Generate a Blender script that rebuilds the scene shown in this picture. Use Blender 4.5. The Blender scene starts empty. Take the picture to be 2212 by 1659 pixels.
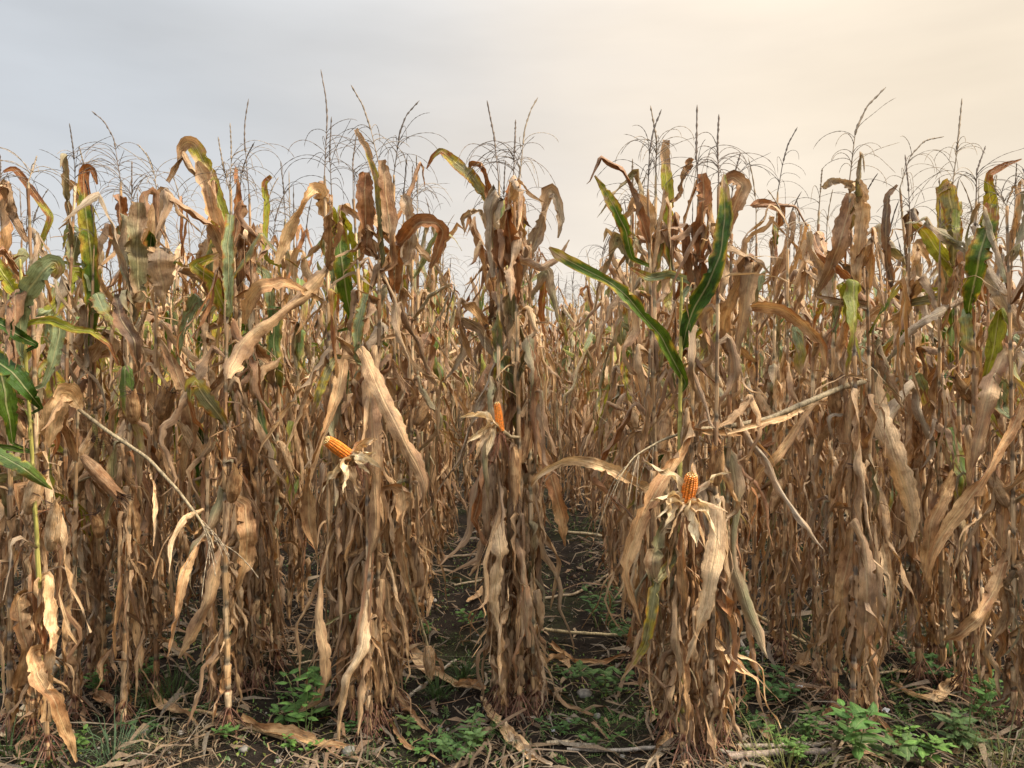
import bpy, math, random
import numpy as np
from math import radians, sin, cos, pi

# ------------------------------------------------------------------ scene, camera, sky, sun
scn = bpy.context.scene
COL = scn.collection
F = 1597.0                      # focal length in pixels of a 2212 px wide picture
CX, CY, HOR = 1106.0, 829.5, 782.0
CAMH = 1.6
PITCH = math.atan((CY - HOR) / F)
cam_d = bpy.data.cameras.new('camera')
cam = bpy.data.objects.new('camera', cam_d)
COL.objects.link(cam)
cam.location = (0, 0, CAMH)
cam.rotation_euler = (radians(90) - PITCH, 0, 0)
cam_d.sensor_width = 36.0
cam_d.lens = 36.0 * F / 2212.0
cam_d.clip_start = 0.05
cam_d.clip_end = 3000
scn.camera = cam

SUN_EL, SUN_AZ = radians(46), radians(104)      # azimuth measured to the right of the view direction
w = bpy.data.worlds.new("World")
scn.world = w
w.use_nodes = True
nt = w.node_tree
nt.nodes.clear()
def wn(t, **k):
    n = nt.nodes.new(t)
    for a, b in k.items():
        setattr(n, a, b)
    return n
def wl(a, b): nt.links.new(a, b)
tc = wn('ShaderNodeTexCoord')
sep = wn('ShaderNodeSeparateXYZ'); wl(tc.outputs['Generated'], sep.inputs[0])
# warm side: towards the veiled sun (right); cool side: left
dotn = wn('ShaderNodeVectorMath', operation='DOT_PRODUCT'); wl(tc.outputs['Generated'], dotn.inputs[0])
dotn.inputs[1].default_value = (0.93, 0.36, 0.10)
nz = wn('ShaderNodeTexNoise'); nz.inputs['Scale'].default_value = 1.6; nz.inputs['Detail'].default_value = 4
mp = wn('ShaderNodeMapping'); mp.inputs['Scale'].default_value = (1, 1, 3.2); wl(tc.outputs['Generated'], mp.inputs[0]); wl(mp.outputs[0], nz.inputs['Vector'])
nadd = wn('ShaderNodeMath', operation='MULTIPLY_ADD'); wl(nz.outputs['Fac'], nadd.inputs[0]); nadd.inputs[1].default_value = 0.30; wl(dotn.outputs['Value'], nadd.inputs[2])
ramp = wn('ShaderNodeValToRGB'); wl(nadd.outputs[0], ramp.inputs[0])
cr = ramp.color_ramp
cr.interpolation = 'B_SPLINE'
stops = [(0.0, (0.495, 0.520, 0.548)), (0.20, (0.505, 0.522, 0.540)), (0.44, (0.585, 0.565, 0.540)), (0.66, (0.71, 0.625, 0.525)), (1.0, (0.775, 0.660, 0.505))]
cr.elements[0].position = stops[0][0]; cr.elements[0].color = (*stops[0][1], 1)
cr.elements[1].position = stops[-1][0]; cr.elements[1].color = (*stops[-1][1], 1)
for p, c in stops[1:-1]:
    e = cr.elements.new(p); e.color = (*c, 1)
# overcast luminance: a little paler at the horizon, brighter to the zenith
mr = wn('ShaderNodeMapRange', interpolation_type='SMOOTHSTEP'); wl(sep.outputs[2], mr.inputs[0])
mr.inputs[1].default_value = 0.36; mr.inputs[2].default_value = 1.0; mr.inputs[3].default_value = 1.0; mr.inputs[4].default_value = 5.2
mr2 = wn('ShaderNodeMapRange', interpolation_type='SMOOTHSTEP'); wl(sep.outputs[2], mr2.inputs[0])
mr2.inputs[1].default_value = 0.0; mr2.inputs[2].default_value = 0.30; mr2.inputs[3].default_value = 1.0; mr2.inputs[4].default_value = 0.0
hz = wn('ShaderNodeMixRGB'); wl(mr2.outputs[0], hz.inputs[0]); wl(ramp.outputs[0], hz.inputs[1]); hz.inputs[2].default_value = (0.73, 0.675, 0.61, 1)
hzf = wn('ShaderNodeMath', operation='MULTIPLY'); wl(mr2.outputs[0], hzf.inputs[0]); hzf.inputs[1].default_value = 0.50; wl(hzf.outputs[0], hz.inputs[0])
# soft cloud structure
nz2 = wn('ShaderNodeTexNoise'); nz2.inputs['Scale'].default_value = 2.0; nz2.inputs['Detail'].default_value = 5; nz2.inputs['Roughness'].default_value = 0.5
mp2 = wn('ShaderNodeMapping'); mp2.inputs['Scale'].default_value = (1, 1, 4.5); mp2.inputs['Location'].default_value = (3.1, 1.7, 0.4); wl(tc.outputs['Generated'], mp2.inputs[0]); wl(mp2.outputs[0], nz2.inputs['Vector'])
cm = wn('ShaderNodeMapRange'); wl(nz2.outputs['Fac'], cm.inputs[0]); cm.inputs[1].default_value = .3; cm.inputs[2].default_value = .7; cm.inputs[3].default_value = 0.885; cm.inputs[4].default_value = 1.07
lum = wn('ShaderNodeMath', operation='MULTIPLY'); wl(mr.outputs[0], lum.inputs[0]); wl(cm.outputs[0], lum.inputs[1])
bgc = wn('ShaderNodeBackground'); wl(hz.outputs[0], bgc.inputs[0]); wl(lum.outputs[0], bgc.inputs[1])
sky = wn('ShaderNodeTexSky', sky_type='NISHITA'); sky.sun_disc = False; sky.sun_elevation = SUN_EL; sky.sun_rotation = SUN_AZ
bgs = wn('ShaderNodeBackground'); wl(sky.outputs[0], bgs.inputs[0]); bgs.inputs[1].default_value = 0.10
mixw = wn('ShaderNodeMixShader'); mixw.inputs[0].default_value = 0.06; wl(bgc.outputs[0], mixw.inputs[1]); wl(bgs.outputs[0], mixw.inputs[2])
out = wn('ShaderNodeOutputWorld'); wl(mixw.outputs[0], out.inputs[0])

sun_d = bpy.data.lights.new('sun', 'SUN'); sun_d.energy = 5.0; sun_d.angle = radians(12); sun_d.color = (1.0, 0.89, 0.74)
sun = bpy.data.objects.new('sun', sun_d); COL.objects.link(sun)
from mathutils import Vector
sdir = Vector((sin(SUN_AZ) * cos(SUN_EL), cos(SUN_AZ) * cos(SUN_EL), sin(SUN_EL)))
sun.rotation_euler = sdir.to_track_quat('Z', 'Y').to_euler()

scn.view_settings.view_transform = 'Standard'
scn.view_settings.look = 'None'
scn.view_settings.gamma = 1
scn.view_settings.use_curve_mapping = False
scn.view_settings.exposure = 0.42
scn.cycles.max_bounces = 7
scn.cycles.diffuse_bounces = 5
scn.cycles.transmission_bounces = 4

# ------------------------------------------------------------------ geometry helpers
RNG = np.random.default_rng(11)
def U(a, b, r=None): return float((r or RNG).uniform(a, b))

def P(x, y, d):
    """picture point (2212 px wide) at distance d along the view axis -> place in the field"""
    X = (x - CX) / F * d
    upv = (CY - y) / F * d
    return np.array([X, d * cos(PITCH) + upv * sin(PITCH), CAMH - d * sin(PITCH) + upv * cos(PITCH)])
def ground_d(y):
    """distance along the view axis of flat ground seen at picture row y"""
    k = (CY - y) / F
    return CAMH / (sin(PITCH) - k * cos(PITCH))

def gz(x, y):
    """height of the soil"""
    x = np.asarray(x, float); y = np.asarray(y, float)
    row = np.cos((x - 0.015 * y + 0.04) / 0.7 * 2 * pi) * 0.012
    z = row + 0.010 * np.sin(x * 3.1 + 1.3 * np.sin(y * 1.7)) + 0.008 * np.sin(y * 4.3 + x * 2.2)
    z += 0.006 * np.sin(x * 13.7 + y * 5.1) * np.sin(y * 11.3 - x * 3.7) + 0.0035 * np.sin(x * 31.7 + y * 17.1) * np.sin(y * 37.3 - x * 23.7)
    return z

class Geo:
    def __init__(s):
        s.V = []; s.Q = []; s.UV = []; s.C = []; s.R = []; s.n = 0
    def add(s, V, Q, UV, C, R=None):
        if R is None: R = np.full(len(V), U(0, 1))
        s.V.append(V); s.Q.append(Q + s.n); s.UV.append(UV); s.C.append(C); s.R.append(R); s.n += len(V)
        return s
    def arrays(s):
        return (np.concatenate(s.V), np.concatenate(s.Q), np.concatenate(s.UV), np.concatenate(s.C), np.concatenate(s.R))

def make_mesh(name, geo, mat, origin=(0, 0, 0), smooth=True):
    V, Q, UV, C, R = geo.arrays()
    V = V - np.asarray(origin)
    me = bpy.data.meshes.new(name)
    nv, nq = len(V), len(Q)
    me.vertices.add(nv); me.vertices.foreach_set('co', V.astype(np.float32).ravel())
    me.loops.add(nq * 4); me.loops.foreach_set('vertex_index', Q.astype(np.int32).ravel())
    me.polygons.add(nq)
    me.polygons.foreach_set('loop_start', np.arange(0, nq * 4, 4, dtype=np.int32))
    me.polygons.foreach_set('use_smooth', np.full(nq, smooth))
    uv = me.uv_layers.new(name='UVMap')
    uv.data.foreach_set('uv', UV[Q.ravel()].astype(np.float32).ravel())
    a = me.attributes.new('col', 'FLOAT_COLOR', 'POINT')
    cc = np.ones((nv, 4), np.float32); cc[:, :3] = C; a.data.foreach_set('color', cc.ravel())
    b = me.attributes.new('rnd', 'FLOAT', 'POINT'); b.data.foreach_set('value', R.astype(np.float32))
    me.materials.append(mat)
    me.update(calc_edges=True)
    return me

def link(name, me, parent=None, loc=None):
    o = bpy.data.objects.new(name, me)
    COL.objects.link(o)
    if parent is not None: o.parent = parent
    if loc is not None: o.location = loc
    return o
def tag(o, label=None, cat=None, group=None, kind=None):
    if label: o['label'] = label
    if cat: o['category'] = cat
    if group: o['group'] = group
    if kind: o['kind'] = kind
    return o
def part(name, geo, mat, parent, origin=None, smooth=True, kind=None):
    if origin is None: origin = parent['_o'] if '_o' in parent else parent.location
    o = link(name, make_mesh(name, geo, mat, tuple(origin), smooth), parent)
    if kind: o['kind'] = kind
    return o
def thing(name, label, cat, loc, group=None):
    o = link(name, None, None, tuple(float(v) for v in loc))
    o.empty_display_size = 0.1
    return tag(o, label, cat, group)

def norm(a):
    return a / (np.linalg.norm(a, axis=-1, keepdims=True) + 1e-9)
def smooth01(x):
    x = np.clip(x, 0, 1); return x * x * (3 - 2 * x)
_qc = {}
def gridq(n, m, closed=False):
    """quads of an n x m vertex grid (m across)"""
    key = (n, m, closed)
    if key not in _qc:
        i = np.arange(n - 1)[:, None]; j = np.arange(m if closed else m - 1)[None, :]
        jn = (j + 1) % m
        a = i * m + j; b = i * m + jn; c = (i + 1) * m + jn; d = (i + 1) * m + j
        _qc[key] = np.stack([a, b, c, d], -1).reshape(-1, 4)
    return _qc[key]

def noise1(r, n, k):
    """smooth 1-D random curve, n samples, k knots, in -1..1"""
    kn = r.uniform(-1, 1, k + 3)
    x = np.linspace(0, k - 1e-6, n) ; i = x.astype(int); t = smooth01(x - i)
    return kn[i] * (1 - t) + kn[i + 1] * t

def tube(geo, pts, rad, sides=6, col=(.3, .25, .2), colmap=None, bump=0.0, r=RNG, cap=True, vscale=1.0):
    pts = np.asarray(pts, float); n = len(pts)
    rad = np.broadcast_to(np.asarray(rad, float), (n,)).copy()
    T = norm(np.gradient(pts, axis=0))
    ref = np.array([0.31, 0.93, 0.17]) if abs(T[:, 1]).mean() < .8 else np.array([1., 0, 0.2])
    S = norm(np.cross(T, ref)); N = np.cross(T, S)
    a = np.linspace(0, 2 * pi, sides, endpoint=False)
    rr = rad[:, None] * (1 + bump * r.uniform(-1, 1, (n, sides)))
    V = pts[:, None] + rr[..., None] * (np.cos(a)[None, :, None] * S[:, None] + np.sin(a)[None, :, None] * N[:, None])
    L = np.concatenate([[0], np.cumsum(np.linalg.norm(np.diff(pts, axis=0), axis=1))])
    UV = np.stack(np.broadcast_arrays((a / (2 * pi))[None, :], L[:, None] * vscale), -1).reshape(-1, 2)
    C = np.asarray(colmap if colmap is not None else col, float)
    if C.ndim == 1: C = np.broadcast_to(C, (n, 3))
    C = np.repeat(C, sides, 0)
    V = V.reshape(-1, 3); Q = gridq(n, sides, True)
    geo.add(V, Q, UV, C)
    return geo

def ribbon(geo, pts, S, wid, fold, r, na=6, ruffle=0.0, rfreq=7.0, cfun=None, nib=0.0, rnd=None, u0=-1.0, u1=1.0, shift=None):
    """a leaf blade: centre line pts, side vectors S, width, fold angle; ruffled edges"""
    pts = np.asarray(pts, float); n = len(pts)
    T = norm(np.gradient(pts, axis=0))
    S = norm(S - (S * T).sum(1, keepdims=True) * T)
    N = np.cross(S, T)
    u = np.linspace(u0, u1, na + 1)
    seg = np.linalg.norm(np.diff(pts, axis=0), axis=1); L = np.concatenate([[0], np.cumsum(seg)])
    hw = np.broadcast_to(wid, (n,)) / 2
    fo = np.broadcast_to(fold, (n,))
    au = np.abs(u)[None, :]
    # the blade is a V that rolls in more towards its edges
    ang = fo[:, None] * (0.6 + 0.7 * au)
    off_s = u[None, :] * hw[:, None] * np.cos(ang)
    off_n = au * hw[:, None] * np.sin(ang)
    if ruffle > 0:
        ph = r.uniform(0, 6.28, 2)
        fr = rfreq * (1 + 0.35 * noise1(r, n, 5))
        base = np.cumsum(np.concatenate([[0], seg]) * fr) * 2 * pi
        amp = ruffle * (0.6 + 0.6 * noise1(r, n, 6)) * np.minimum(1, hw / 0.02)
        rl = amp * np.sin(base + ph[0]) ; rr = amp * np.sin(base * 0.87 + ph[1])
        off_n = off_n + np.where(u[None, :] < 0, rl[:, None], rr[:, None]) * au ** 1.6
        off_n = off_n + 0.35 * ruffle * (r.uniform(-1, 1, (n, na + 1)))
    if nib > 0:
        ed = r.uniform(-1, 1, (n, 2)) * nib
        nt_ = (r.uniform(0, 1, (n, 2)) < .05) * r.uniform(.2, .8, (n, 2))
        off_s[:, 0] += (ed[:, 0] + nt_[:, 0]) * hw; off_s[:, -1] += (ed[:, 1] - nt_[:, 1]) * hw
    if shift is not None: pts = pts + shift
    V = pts[:, None] + off_s[..., None] * S[:, None] + off_n[..., None] * N[:, None]
    UV = np.stack(np.broadcast_arrays(((u + 1) / 2)[None, :], L[:, None]), -1).reshape(-1, 2)
    s = L / max(L[-1], 1e-6)
    C = cfun(s[:, None] + 0 * u[None, :], u[None, :] + 0 * s[:, None], r)
    V = V.reshape(-1, 3)
    R = np.full(len(V), U(0, 1, r) if rnd is None else rnd)
    geo.add(V, gridq(n, na + 1), UV, C.reshape(-1, 3), R)
    return V

# ------------------------------------------------------------------ leaf colours (albedo)
TAN = np.array([.52, .355, .190]); PALE = np.array([.70, .55, .36]); TAUPE = np.array([.36, .255, .160])
BROWN = np.array([.27, .150, .072]); RUST = np.array([.25, .105, .035]); DARK = np.array([.15, .10, .065])
GREEN = np.array([.085, .150, .012]); DEEP = np.array([.040, .090, .010]); BLUEG = np.array([.235, .285, .150])
YELG = np.array([.27, .29, .030]); YEL = np.array([.50, .36, .04]); OLIVE = np.array([.20, .19, .085])
GREY = np.array([.37, .33, .27])
for _a in (TAN, PALE, TAUPE, BROWN, RUST, GREY): _a *= (1.17, 1.08, .985)
HUSK1 = np.array([.82, .68, .44]); HUSK2 = np.array([.68, .51, .30])
TOPD = np.array([.20, .13, .075])

def dry_cfun(r, kind=None):
    k = kind if kind is not None else r.choice(['tan', 'taupe', 'brown', 'rust', 'pale', 'mix', 'grey'], p=[.23, .22, .20, .11, .07, .11, .06])
    A, B = {'tan': (TAN, BROWN), 'taupe': (TAUPE, TAN), 'brown': (BROWN, TAUPE), 'rust': (RUST, BROWN), 'pale': (PALE, TAN),
            'mix': (OLIVE, TAUPE), 'grey': (GREY, TAUPE), 'dark': (DARK, BROWN), 'tanrust': (TAN, RUST), 'husk': (HUSK1, HUSK2)}[k]
    jit = 1 + r.uniform(-.16, .16); f = r.uniform(.5, 3)
    ph = r.uniform(0, 6.28, 3); edge = r.uniform(0, .6)
    def c(s, u, r_):
        m = .45 + .35 * np.sin(s * 6.28 * f + ph[0] + .9 * u) + .25 * np.sin(s * 17 + ph[1] + u * 2.3) + edge * (np.abs(u) ** 2 - .4)
        m = np.clip(m, 0, 1)[..., None]
        col = A * (1 - m) + B * m
        sp = smooth01((np.sin(s * 23 + ph[2]) * np.sin(u * 2.6 + ph[1] + s * 9) - .55) / .4)[..., None]
        return (col * (1 - .35 * sp)) * jit
    return c
def green_cfun(r, kind='green', tipdry=.75, edge=.55):
    """living blade with yellowed, rusty margins and a dry tip"""
    G = {'green': GREEN, 'deep': DEEP, 'blueg': BLUEG, 'yelg': YELG, 'olive': OLIVE}[kind]
    G = G * (1 + r.uniform(-.15, .15)); dr = TAUPE if r.uniform() < .6 else RUST
    ph = r.uniform(0, 6.28, 3)
    def c(s, u, r_):
        n = .12 * np.sin(s * 19 + ph[0] + u) + .10 * np.sin(s * 41 + ph[1] + 3 * u) + .07 * np.sin(s * 83 + ph[2])
        e = np.abs(u) ** 1.6 * edge * (.5 + .9 * s) + n
        ty = smooth01((e - .28) / .16)[..., None] * .9
        tr = smooth01((e - .44) / .14)[..., None]
        td = smooth01((s + n * .8 - tipdry) / .10)[..., None]
        ytd = smooth01((s + n * .8 - tipdry + .16) / .14)[..., None] * .8
        yy = YEL if kind != 'blueg' else YELG * .7 + TAN * .3
        col = G * (1 - ty) + yy * ty
        col = col * (1 - tr) + RUST * 1.15 * tr
        col = col * (1 - ytd) + (YELG * .5 + YEL * .5) * ytd
        return col * (1 - td) + dr * td
    return c

# ------------------------------------------------------------------ materials
def new_mat(name):
    m = bpy.data.materials.new(name); m.use_nodes = True
    m.node_tree.nodes.clear(); return m, m.node_tree
class NB:
    def __init__(s, tree): s.t = tree
    def n(s, ty, ins=None, **k):
        nd = s.t.nodes.new(ty)
        for a, b in k.items(): setattr(nd, a, b)
        for a, b in (ins or {}).items():
            if hasattr(b, 'node'): s.t.links.new(b, nd.inputs[a])
            else: nd.inputs[a].default_value = b
        return nd
    def math(s, op, a, b=0.0, c=0.0): return s.n('ShaderNodeMath', {0: a, 1: b, 2: c}, operation=op).outputs[0]
    def mix(s, f, a, b, mode='MIX'):
        nd = s.n('ShaderNodeMixRGB', {0: f, 1: a, 2: b}, blend_type=mode); return nd.outputs[0]
    def rng(s, v, a, b, c, d, sm=True):
        return s.n('ShaderNodeMapRange', {0: v, 1: a, 2: b, 3: c, 4: d}, interpolation_type='SMOOTHSTEP' if sm else 'LINEAR').outputs[0]

def leaf_material(name, translucency=.28, rough=.55, rib=.6, back=.35, backcol=(.40, .33, .24), spots=True, spec=.35):
    m, t = new_mat(name); b = NB(t)
    col = b.n('ShaderNodeAttribute', attribute_name='col').outputs['Color']
    rnd = b.n('ShaderNodeAttribute', attribute_name='rnd').outputs['Fac']
    uv = b.n('ShaderNodeUVMap', uv_map='UVMap').outputs[0]
    sx = b.n('ShaderNodeSeparateXYZ', {0: uv})
    u, v = sx.outputs[0], sx.outputs[1]
    off = b.math('MULTIPLY', rnd, 37.0)
    vs = b.n('ShaderNodeCombineXYZ', {0: b.math('MULTIPLY', u, 22.0), 1: b.math('MULTIPLY', v, 16.0), 2: off}).outputs[0]
    streak = b.n('ShaderNodeTexNoise', {'Vector': vs, 'Scale': 1.0, 'Detail': 4.0, 'Roughness': .6}).outputs[0]
    vb = b.n('ShaderNodeCombineXYZ', {0: b.math('MULTIPLY', u, 3.0), 1: b.math('MULTIPLY', v, 24.0), 2: off}).outputs[0]
    blot = b.n('ShaderNodeTexNoise', {'Vector': vb, 'Scale': 1.0, 'Detail': 5.0, 'Roughness': .62}).outputs[0]
    vf = b.n('ShaderNodeCombineXYZ', {0: b.math('MULTIPLY', u, 14.0), 1: b.math('MULTIPLY', v, 150.0), 2: off}).outputs[0]
    fine = b.n('ShaderNodeTexNoise', {'Vector': vf, 'Scale': 1.0, 'Detail': 2.0}).outputs[0]
    c1 = b.mix(1.0, col, b.n('ShaderNodeCombineColor', {0: b.rng(streak, .3, .72, .76, 1.24), 1: b.rng(streak, .3, .72, .74, 1.24), 2: b.rng(streak, .3, .72, .70, 1.24)}).outputs[0], 'MULTIPLY')
    c2 = b.mix(b.rng(blot, .48, .66, 0, .75), c1, b.mix(1.0, c1, (.52, .39, .28, 1), 'MULTIPLY'))
    c2 = b.mix(b.rng(blot, .46, .30, 0, .6), c2, b.mix(1.0, c2, (1.45, 1.42, 1.38, 1), 'MULTIPLY'))
    if spots:
        c2 = b.mix(b.rng(fine, .66, .74, 0, .55), c2, b.mix(1.0, c2, (.42, .32, .24, 1), 'MULTIPLY'))
    du = b.math('ABSOLUTE', b.math('SUBTRACT', u, .5))
    ribm = b.math('MULTIPLY', b.rng(du, .022, .062, 1, 0), rib)
    c3 = b.mix(ribm, c2, b.mix(.55, b.mix(1.0, c2, (1.6, 1.55, 1.3, 1), 'MULTIPLY'), (.50, .42, .24, 1)))
    bf = b.n('ShaderNodeNewGeometry').outputs['Backfacing']
    c4 = b.mix(b.math('MULTIPLY', bf, back), c3, (*backcol, 1))
    hgt = b.math('ADD', b.math('MULTIPLY', streak, .55), b.math('ADD', b.math('MULTIPLY', blot, .9), b.math('MULTIPLY', ribm, .5)))
    bmp = b.n('ShaderNodeBump', {'Height': hgt, 'Strength': .8, 'Distance': .009}).outputs[0]
    pr = b.n('ShaderNodeBsdfPrincipled', {'Base Color': c4, 'Roughness': rough, 'Normal': bmp, 'Specular IOR Level': spec})
    tr = b.n('ShaderNodeBsdfTranslucent', {'Color': b.mix(1.0, c4, (1.15, 1.0, .72, 1), 'MULTIPLY'), 'Normal': bmp})
    mx = b.n('ShaderNodeMixShader', {0: translucency, 1: pr.outputs[0], 2: tr.outputs[0]})
    o = b.n('ShaderNodeOutputMaterial', {0: mx.outputs[0]})
    return m
M_LEAF = leaf_material('dry_leaf_blade', .17, .60, .55, .22)
M_GREEN = leaf_material('green_leaf_blade', .26, .46, .75, .20, (.22, .27, .13), True, .3)
M_HUSK = leaf_material('husk', .25, .65, 0.0, .2, (.6, .5, .36))

def fibre_material(name, rough=.7, sv=4.0, su=16.0, lo=.6, hi=1.3, bump=.5, speck=True):
    m, t = new_mat(name); b = NB(t)
    col = b.n('ShaderNodeAttribute', attribute_name='col').outputs['Color']
    rnd = b.n('ShaderNodeAttribute', attribute_name='rnd').outputs['Fac']
    sx = b.n('ShaderNodeSeparateXYZ', {0: b.n('ShaderNodeUVMap', uv_map='UVMap').outputs[0]})
    tco = b.n('ShaderNodeTexCoord').outputs['Object']
    vs = b.n('ShaderNodeMapping', {0: tco, 3: (150, 150, 9)}).outputs[0]
    st = b.n('ShaderNodeTexNoise', {'Vector': vs, 'Scale': 1.0, 'Detail': 3.0}).outputs[0]
    bl = b.n('ShaderNodeTexNoise', {'Vector': tco, 'Scale': 22.0, 'Detail': 4.0}).outputs[0]
    k = b.rng(st, .3, .7, lo, hi)
    c = b.mix(1.0, col, b.n('ShaderNodeCombineColor', {0: k, 1: k, 2: k}).outputs[0], 'MULTIPLY')
    if speck: c = b.mix(b.rng(bl, .55, .68, 0, .6), c, b.mix(1.0, c, (.42, .34, .28, 1), 'MULTIPLY'))
    bmp = b.n('ShaderNodeBump', {'Height': b.math('ADD', st, bl), 'Strength': bump, 'Distance': .003}).outputs[0]
    pr = b.n('ShaderNodeBsdfPrincipled', {'Base Color': c, 'Roughness': rough, 'Normal': bmp, 'Specular IOR Level': .25})
    b.n('ShaderNodeOutputMaterial', {0: pr.outputs[0]})
    return m
M_STALK = fibre_material('stalk_fibre')
M_TASSEL = fibre_material('tassel_fibre', .8, speck=False)
M_SILK = fibre_material('silk_fibre', .7, speck=False)
M_ROOT = fibre_material('root_fibre', .85)

def kernel_material():
    m, t = new_mat('orange_kernel'); b = NB(t)
    col = b.n('ShaderNodeAttribute', attribute_name='col').outputs['Color']
    pr = b.n('ShaderNodeBsdfPrincipled', {'Base Color': col, 'Roughness': .32, 'Specular IOR Level': .5, 'Subsurface Weight': .12, 'Subsurface Scale': .004})
    b.n('ShaderNodeOutputMaterial', {0: pr.outputs[0]}); return m
M_KERNEL = kernel_material()

def stone_material():
    m, t = new_mat('grey_stone'); b = NB(t)
    col = b.n('ShaderNodeAttribute', attribute_name='col').outputs['Color']
    tco = b.n('ShaderNodeTexCoord').outputs['Object']
    n1 = b.n('ShaderNodeTexNoise', {'Vector': tco, 'Scale': 45.0, 'Detail': 6.0}).outputs[0]
    k = b.rng(n1, .3, .7, .6, 1.25)
    c = b.mix(1.0, col, b.n('ShaderNodeCombineColor', {0: k, 1: k, 2: k}).outputs[0], 'MULTIPLY')
    pr = b.n('ShaderNodeBsdfPrincipled', {'Base Color': c, 'Roughness': .85, 'Normal': b.n('ShaderNodeBump', {'Height': n1, 'Strength': .5, 'Distance': .004}).outputs[0]})
    b.n('ShaderNodeOutputMaterial', {0: pr.outputs[0]}); return m
M_STONE = stone_material()

def soil_material():
    m, t = new_mat('dark_moist_soil'); b = NB(t)
    tco = b.n('ShaderNodeTexCoord').outputs['Object']
    n1 = b.n('ShaderNodeTexNoise', {'Vector': tco, 'Scale': 3.0, 'Detail': 8.0, 'Roughness': .65}).outputs[0]
    n2 = b.n('ShaderNodeTexNoise', {'Vector': tco, 'Scale': 34.0, 'Detail': 8.0, 'Roughness': .7}).outputs[0]
    n3 = b.n('ShaderNodeTexNoise', {'Vector': tco, 'Scale': 160.0, 'Detail': 4.0, 'Roughness': .6}).outputs[0]
    vo = b.n('ShaderNodeTexVoronoi', {'Vector': tco, 'Scale': 70.0}).outputs['Distance']
    mo = b.n('ShaderNodeTexNoise', {'Vector': tco, 'Scale': 1.7, 'Detail': 5.0}).outputs[0]
    c = b.mix(b.rng(n1, .35, .65, 0, 1), (.013, .010, .008, 1), (.032, .024, .018, 1))
    c = b.mix(b.rng(n2, .50, .70, 0, .7), c, (.055, .041, .029, 1))
    c = b.mix(b.rng(n3, .62, .72, 0, .7), c, (.16, .125, .09, 1))
    green = b.math('MULTIPLY', b.rng(mo, .47, .60, 0, 1), b.rng(n3, .50, .60, 0, .75))
    c = b.mix(green, c, (.045, .070, .018, 1))
    h = b.math('ADD', b.math('MULTIPLY', n2, 1.0), b.math('ADD', b.math('MULTIPLY', n3, .35), b.math('MULTIPLY', vo, -.35)))
    bmp = b.n('ShaderNodeBump', {'Height': h, 'Strength': 1.0, 'Distance': .02}).outputs[0]
    pr = b.n('ShaderNodeBsdfPrincipled', {'Base Color': c, 'Roughness': b.rng(n2, .3, .7, .85, 1.0), 'Normal': bmp, 'Specular IOR Level': .08})
    b.n('ShaderNodeOutputMaterial', {0: pr.outputs[0]}); return m
M_SOIL = soil_material()
M_WEED = leaf_material('weed_leaf', .30, .5, .35, .25, (.12, .20, .07), False, .4)

# ------------------------------------------------------------------ the ground, one sheet to the horizon
def build_ground():
    def axis(a, b, step, far, neg):
        core = np.arange(a, b, step); g = []; x = b; s = step
        while x < far: g.append(x); s *= 1.35; x += s
        g.append(far); l = []
        x = a - step; s = step
        while x > neg: l.append(x); s *= 1.35; x -= s
        l.append(neg)
        return np.array(l[::-1] + list(core) + g)
    xs = axis(-3.2, 3.2, .036, 900, -900); ys = axis(2.2, 8.5, .042, 1500, -60)
    X, Y = np.meshgrid(xs, ys)
    r = np.random.default_rng(5)
    fade = np.clip(1 - (np.hypot(X, Y) - 14) / 20, 0, 1)
    Z = gz(X, Y) * fade
    near = (np.abs(X) < 3.3) & (Y > 2.1) & (Y < 8.6)
    Z += np.where(near, r.uniform(-1, 1, X.shape) * .0035, 0)
    V = np.stack([X, Y, Z], -1).reshape(-1, 3)
    g = Geo(); g.add(V, gridq(len(ys), len(xs)), V[:, :2] * .1, np.full((len(V), 3), .03))
    o = link('ground', make_mesh('ground', g, M_SOIL))
    tag(o, 'dark moist soil of the corn field with crumbs and moss', kind='structure')
build_ground()

# ------------------------------------------------------------------ leaf blades
WP_X = np.array([0, .06, .22, .5, .78, .92, 1]); WP_Y = np.array([.45, .72, 1, .92, .60, .30, .02])
def blade_path(r, base, az, L, e0, e1, tf, sharp, n, wander=.25, e2=None, tf2=.75, wob=.16, kinks=2):
    s = np.linspace(0, 1, n)
    el = e0 + (e1 - e0) * smooth01((s - tf) / sharp)
    if e2 is not None: el = el + (e2 - e1) * smooth01((s - tf2) / .12)
    el = el + wob * noise1(r, n, 5)
    for _ in range(kinks):
        kp = r.uniform(.15, .9); el = el + r.uniform(-.9, .5) * smooth01((s - kp) / .035) * (1 - smooth01((s - kp - r.uniform(.1, .4)) / .08))
    aa = az + wander * noise1(r, n, 3) + wander * .4 * noise1(r, n, 7)
    D = np.stack([np.cos(el) * np.cos(aa), np.cos(el) * np.sin(aa), np.sin(el)], -1)
    st = np.cumsum(D * (L / (n - 1)), 0)
    p = np.asarray(base) + np.concatenate([[[0, 0, 0]], st[:-1]])
    S = np.stack([-np.sin(aa), np.cos(aa), 0 * aa], -1)
    return p, S, s
def lie_on_ground(p, r):
    fl = gz(p[:, 0], p[:, 1]) + .008
    below = p[:, 2] < fl
    if below.any():
        i = int(np.argmax(below)); d = p[i] - p[max(i - 1, 0)]; d[2] = 0
        h = r.uniform(0, 6.28); d2 = np.array([cos(h), sin(h), 0]); step = np.linalg.norm(p[1] - p[0])
        d = norm(d + d2 * step * .8) * step
        for k in range(i, len(p)):
            p[k] = p[k - 1] + d
            p[k, 2] = max(gz(p[k, 0], p[k, 1]) + .008 + .012 * abs(sin(k * .9)), p[k, 2] if k == i else 0)
    return p
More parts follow.
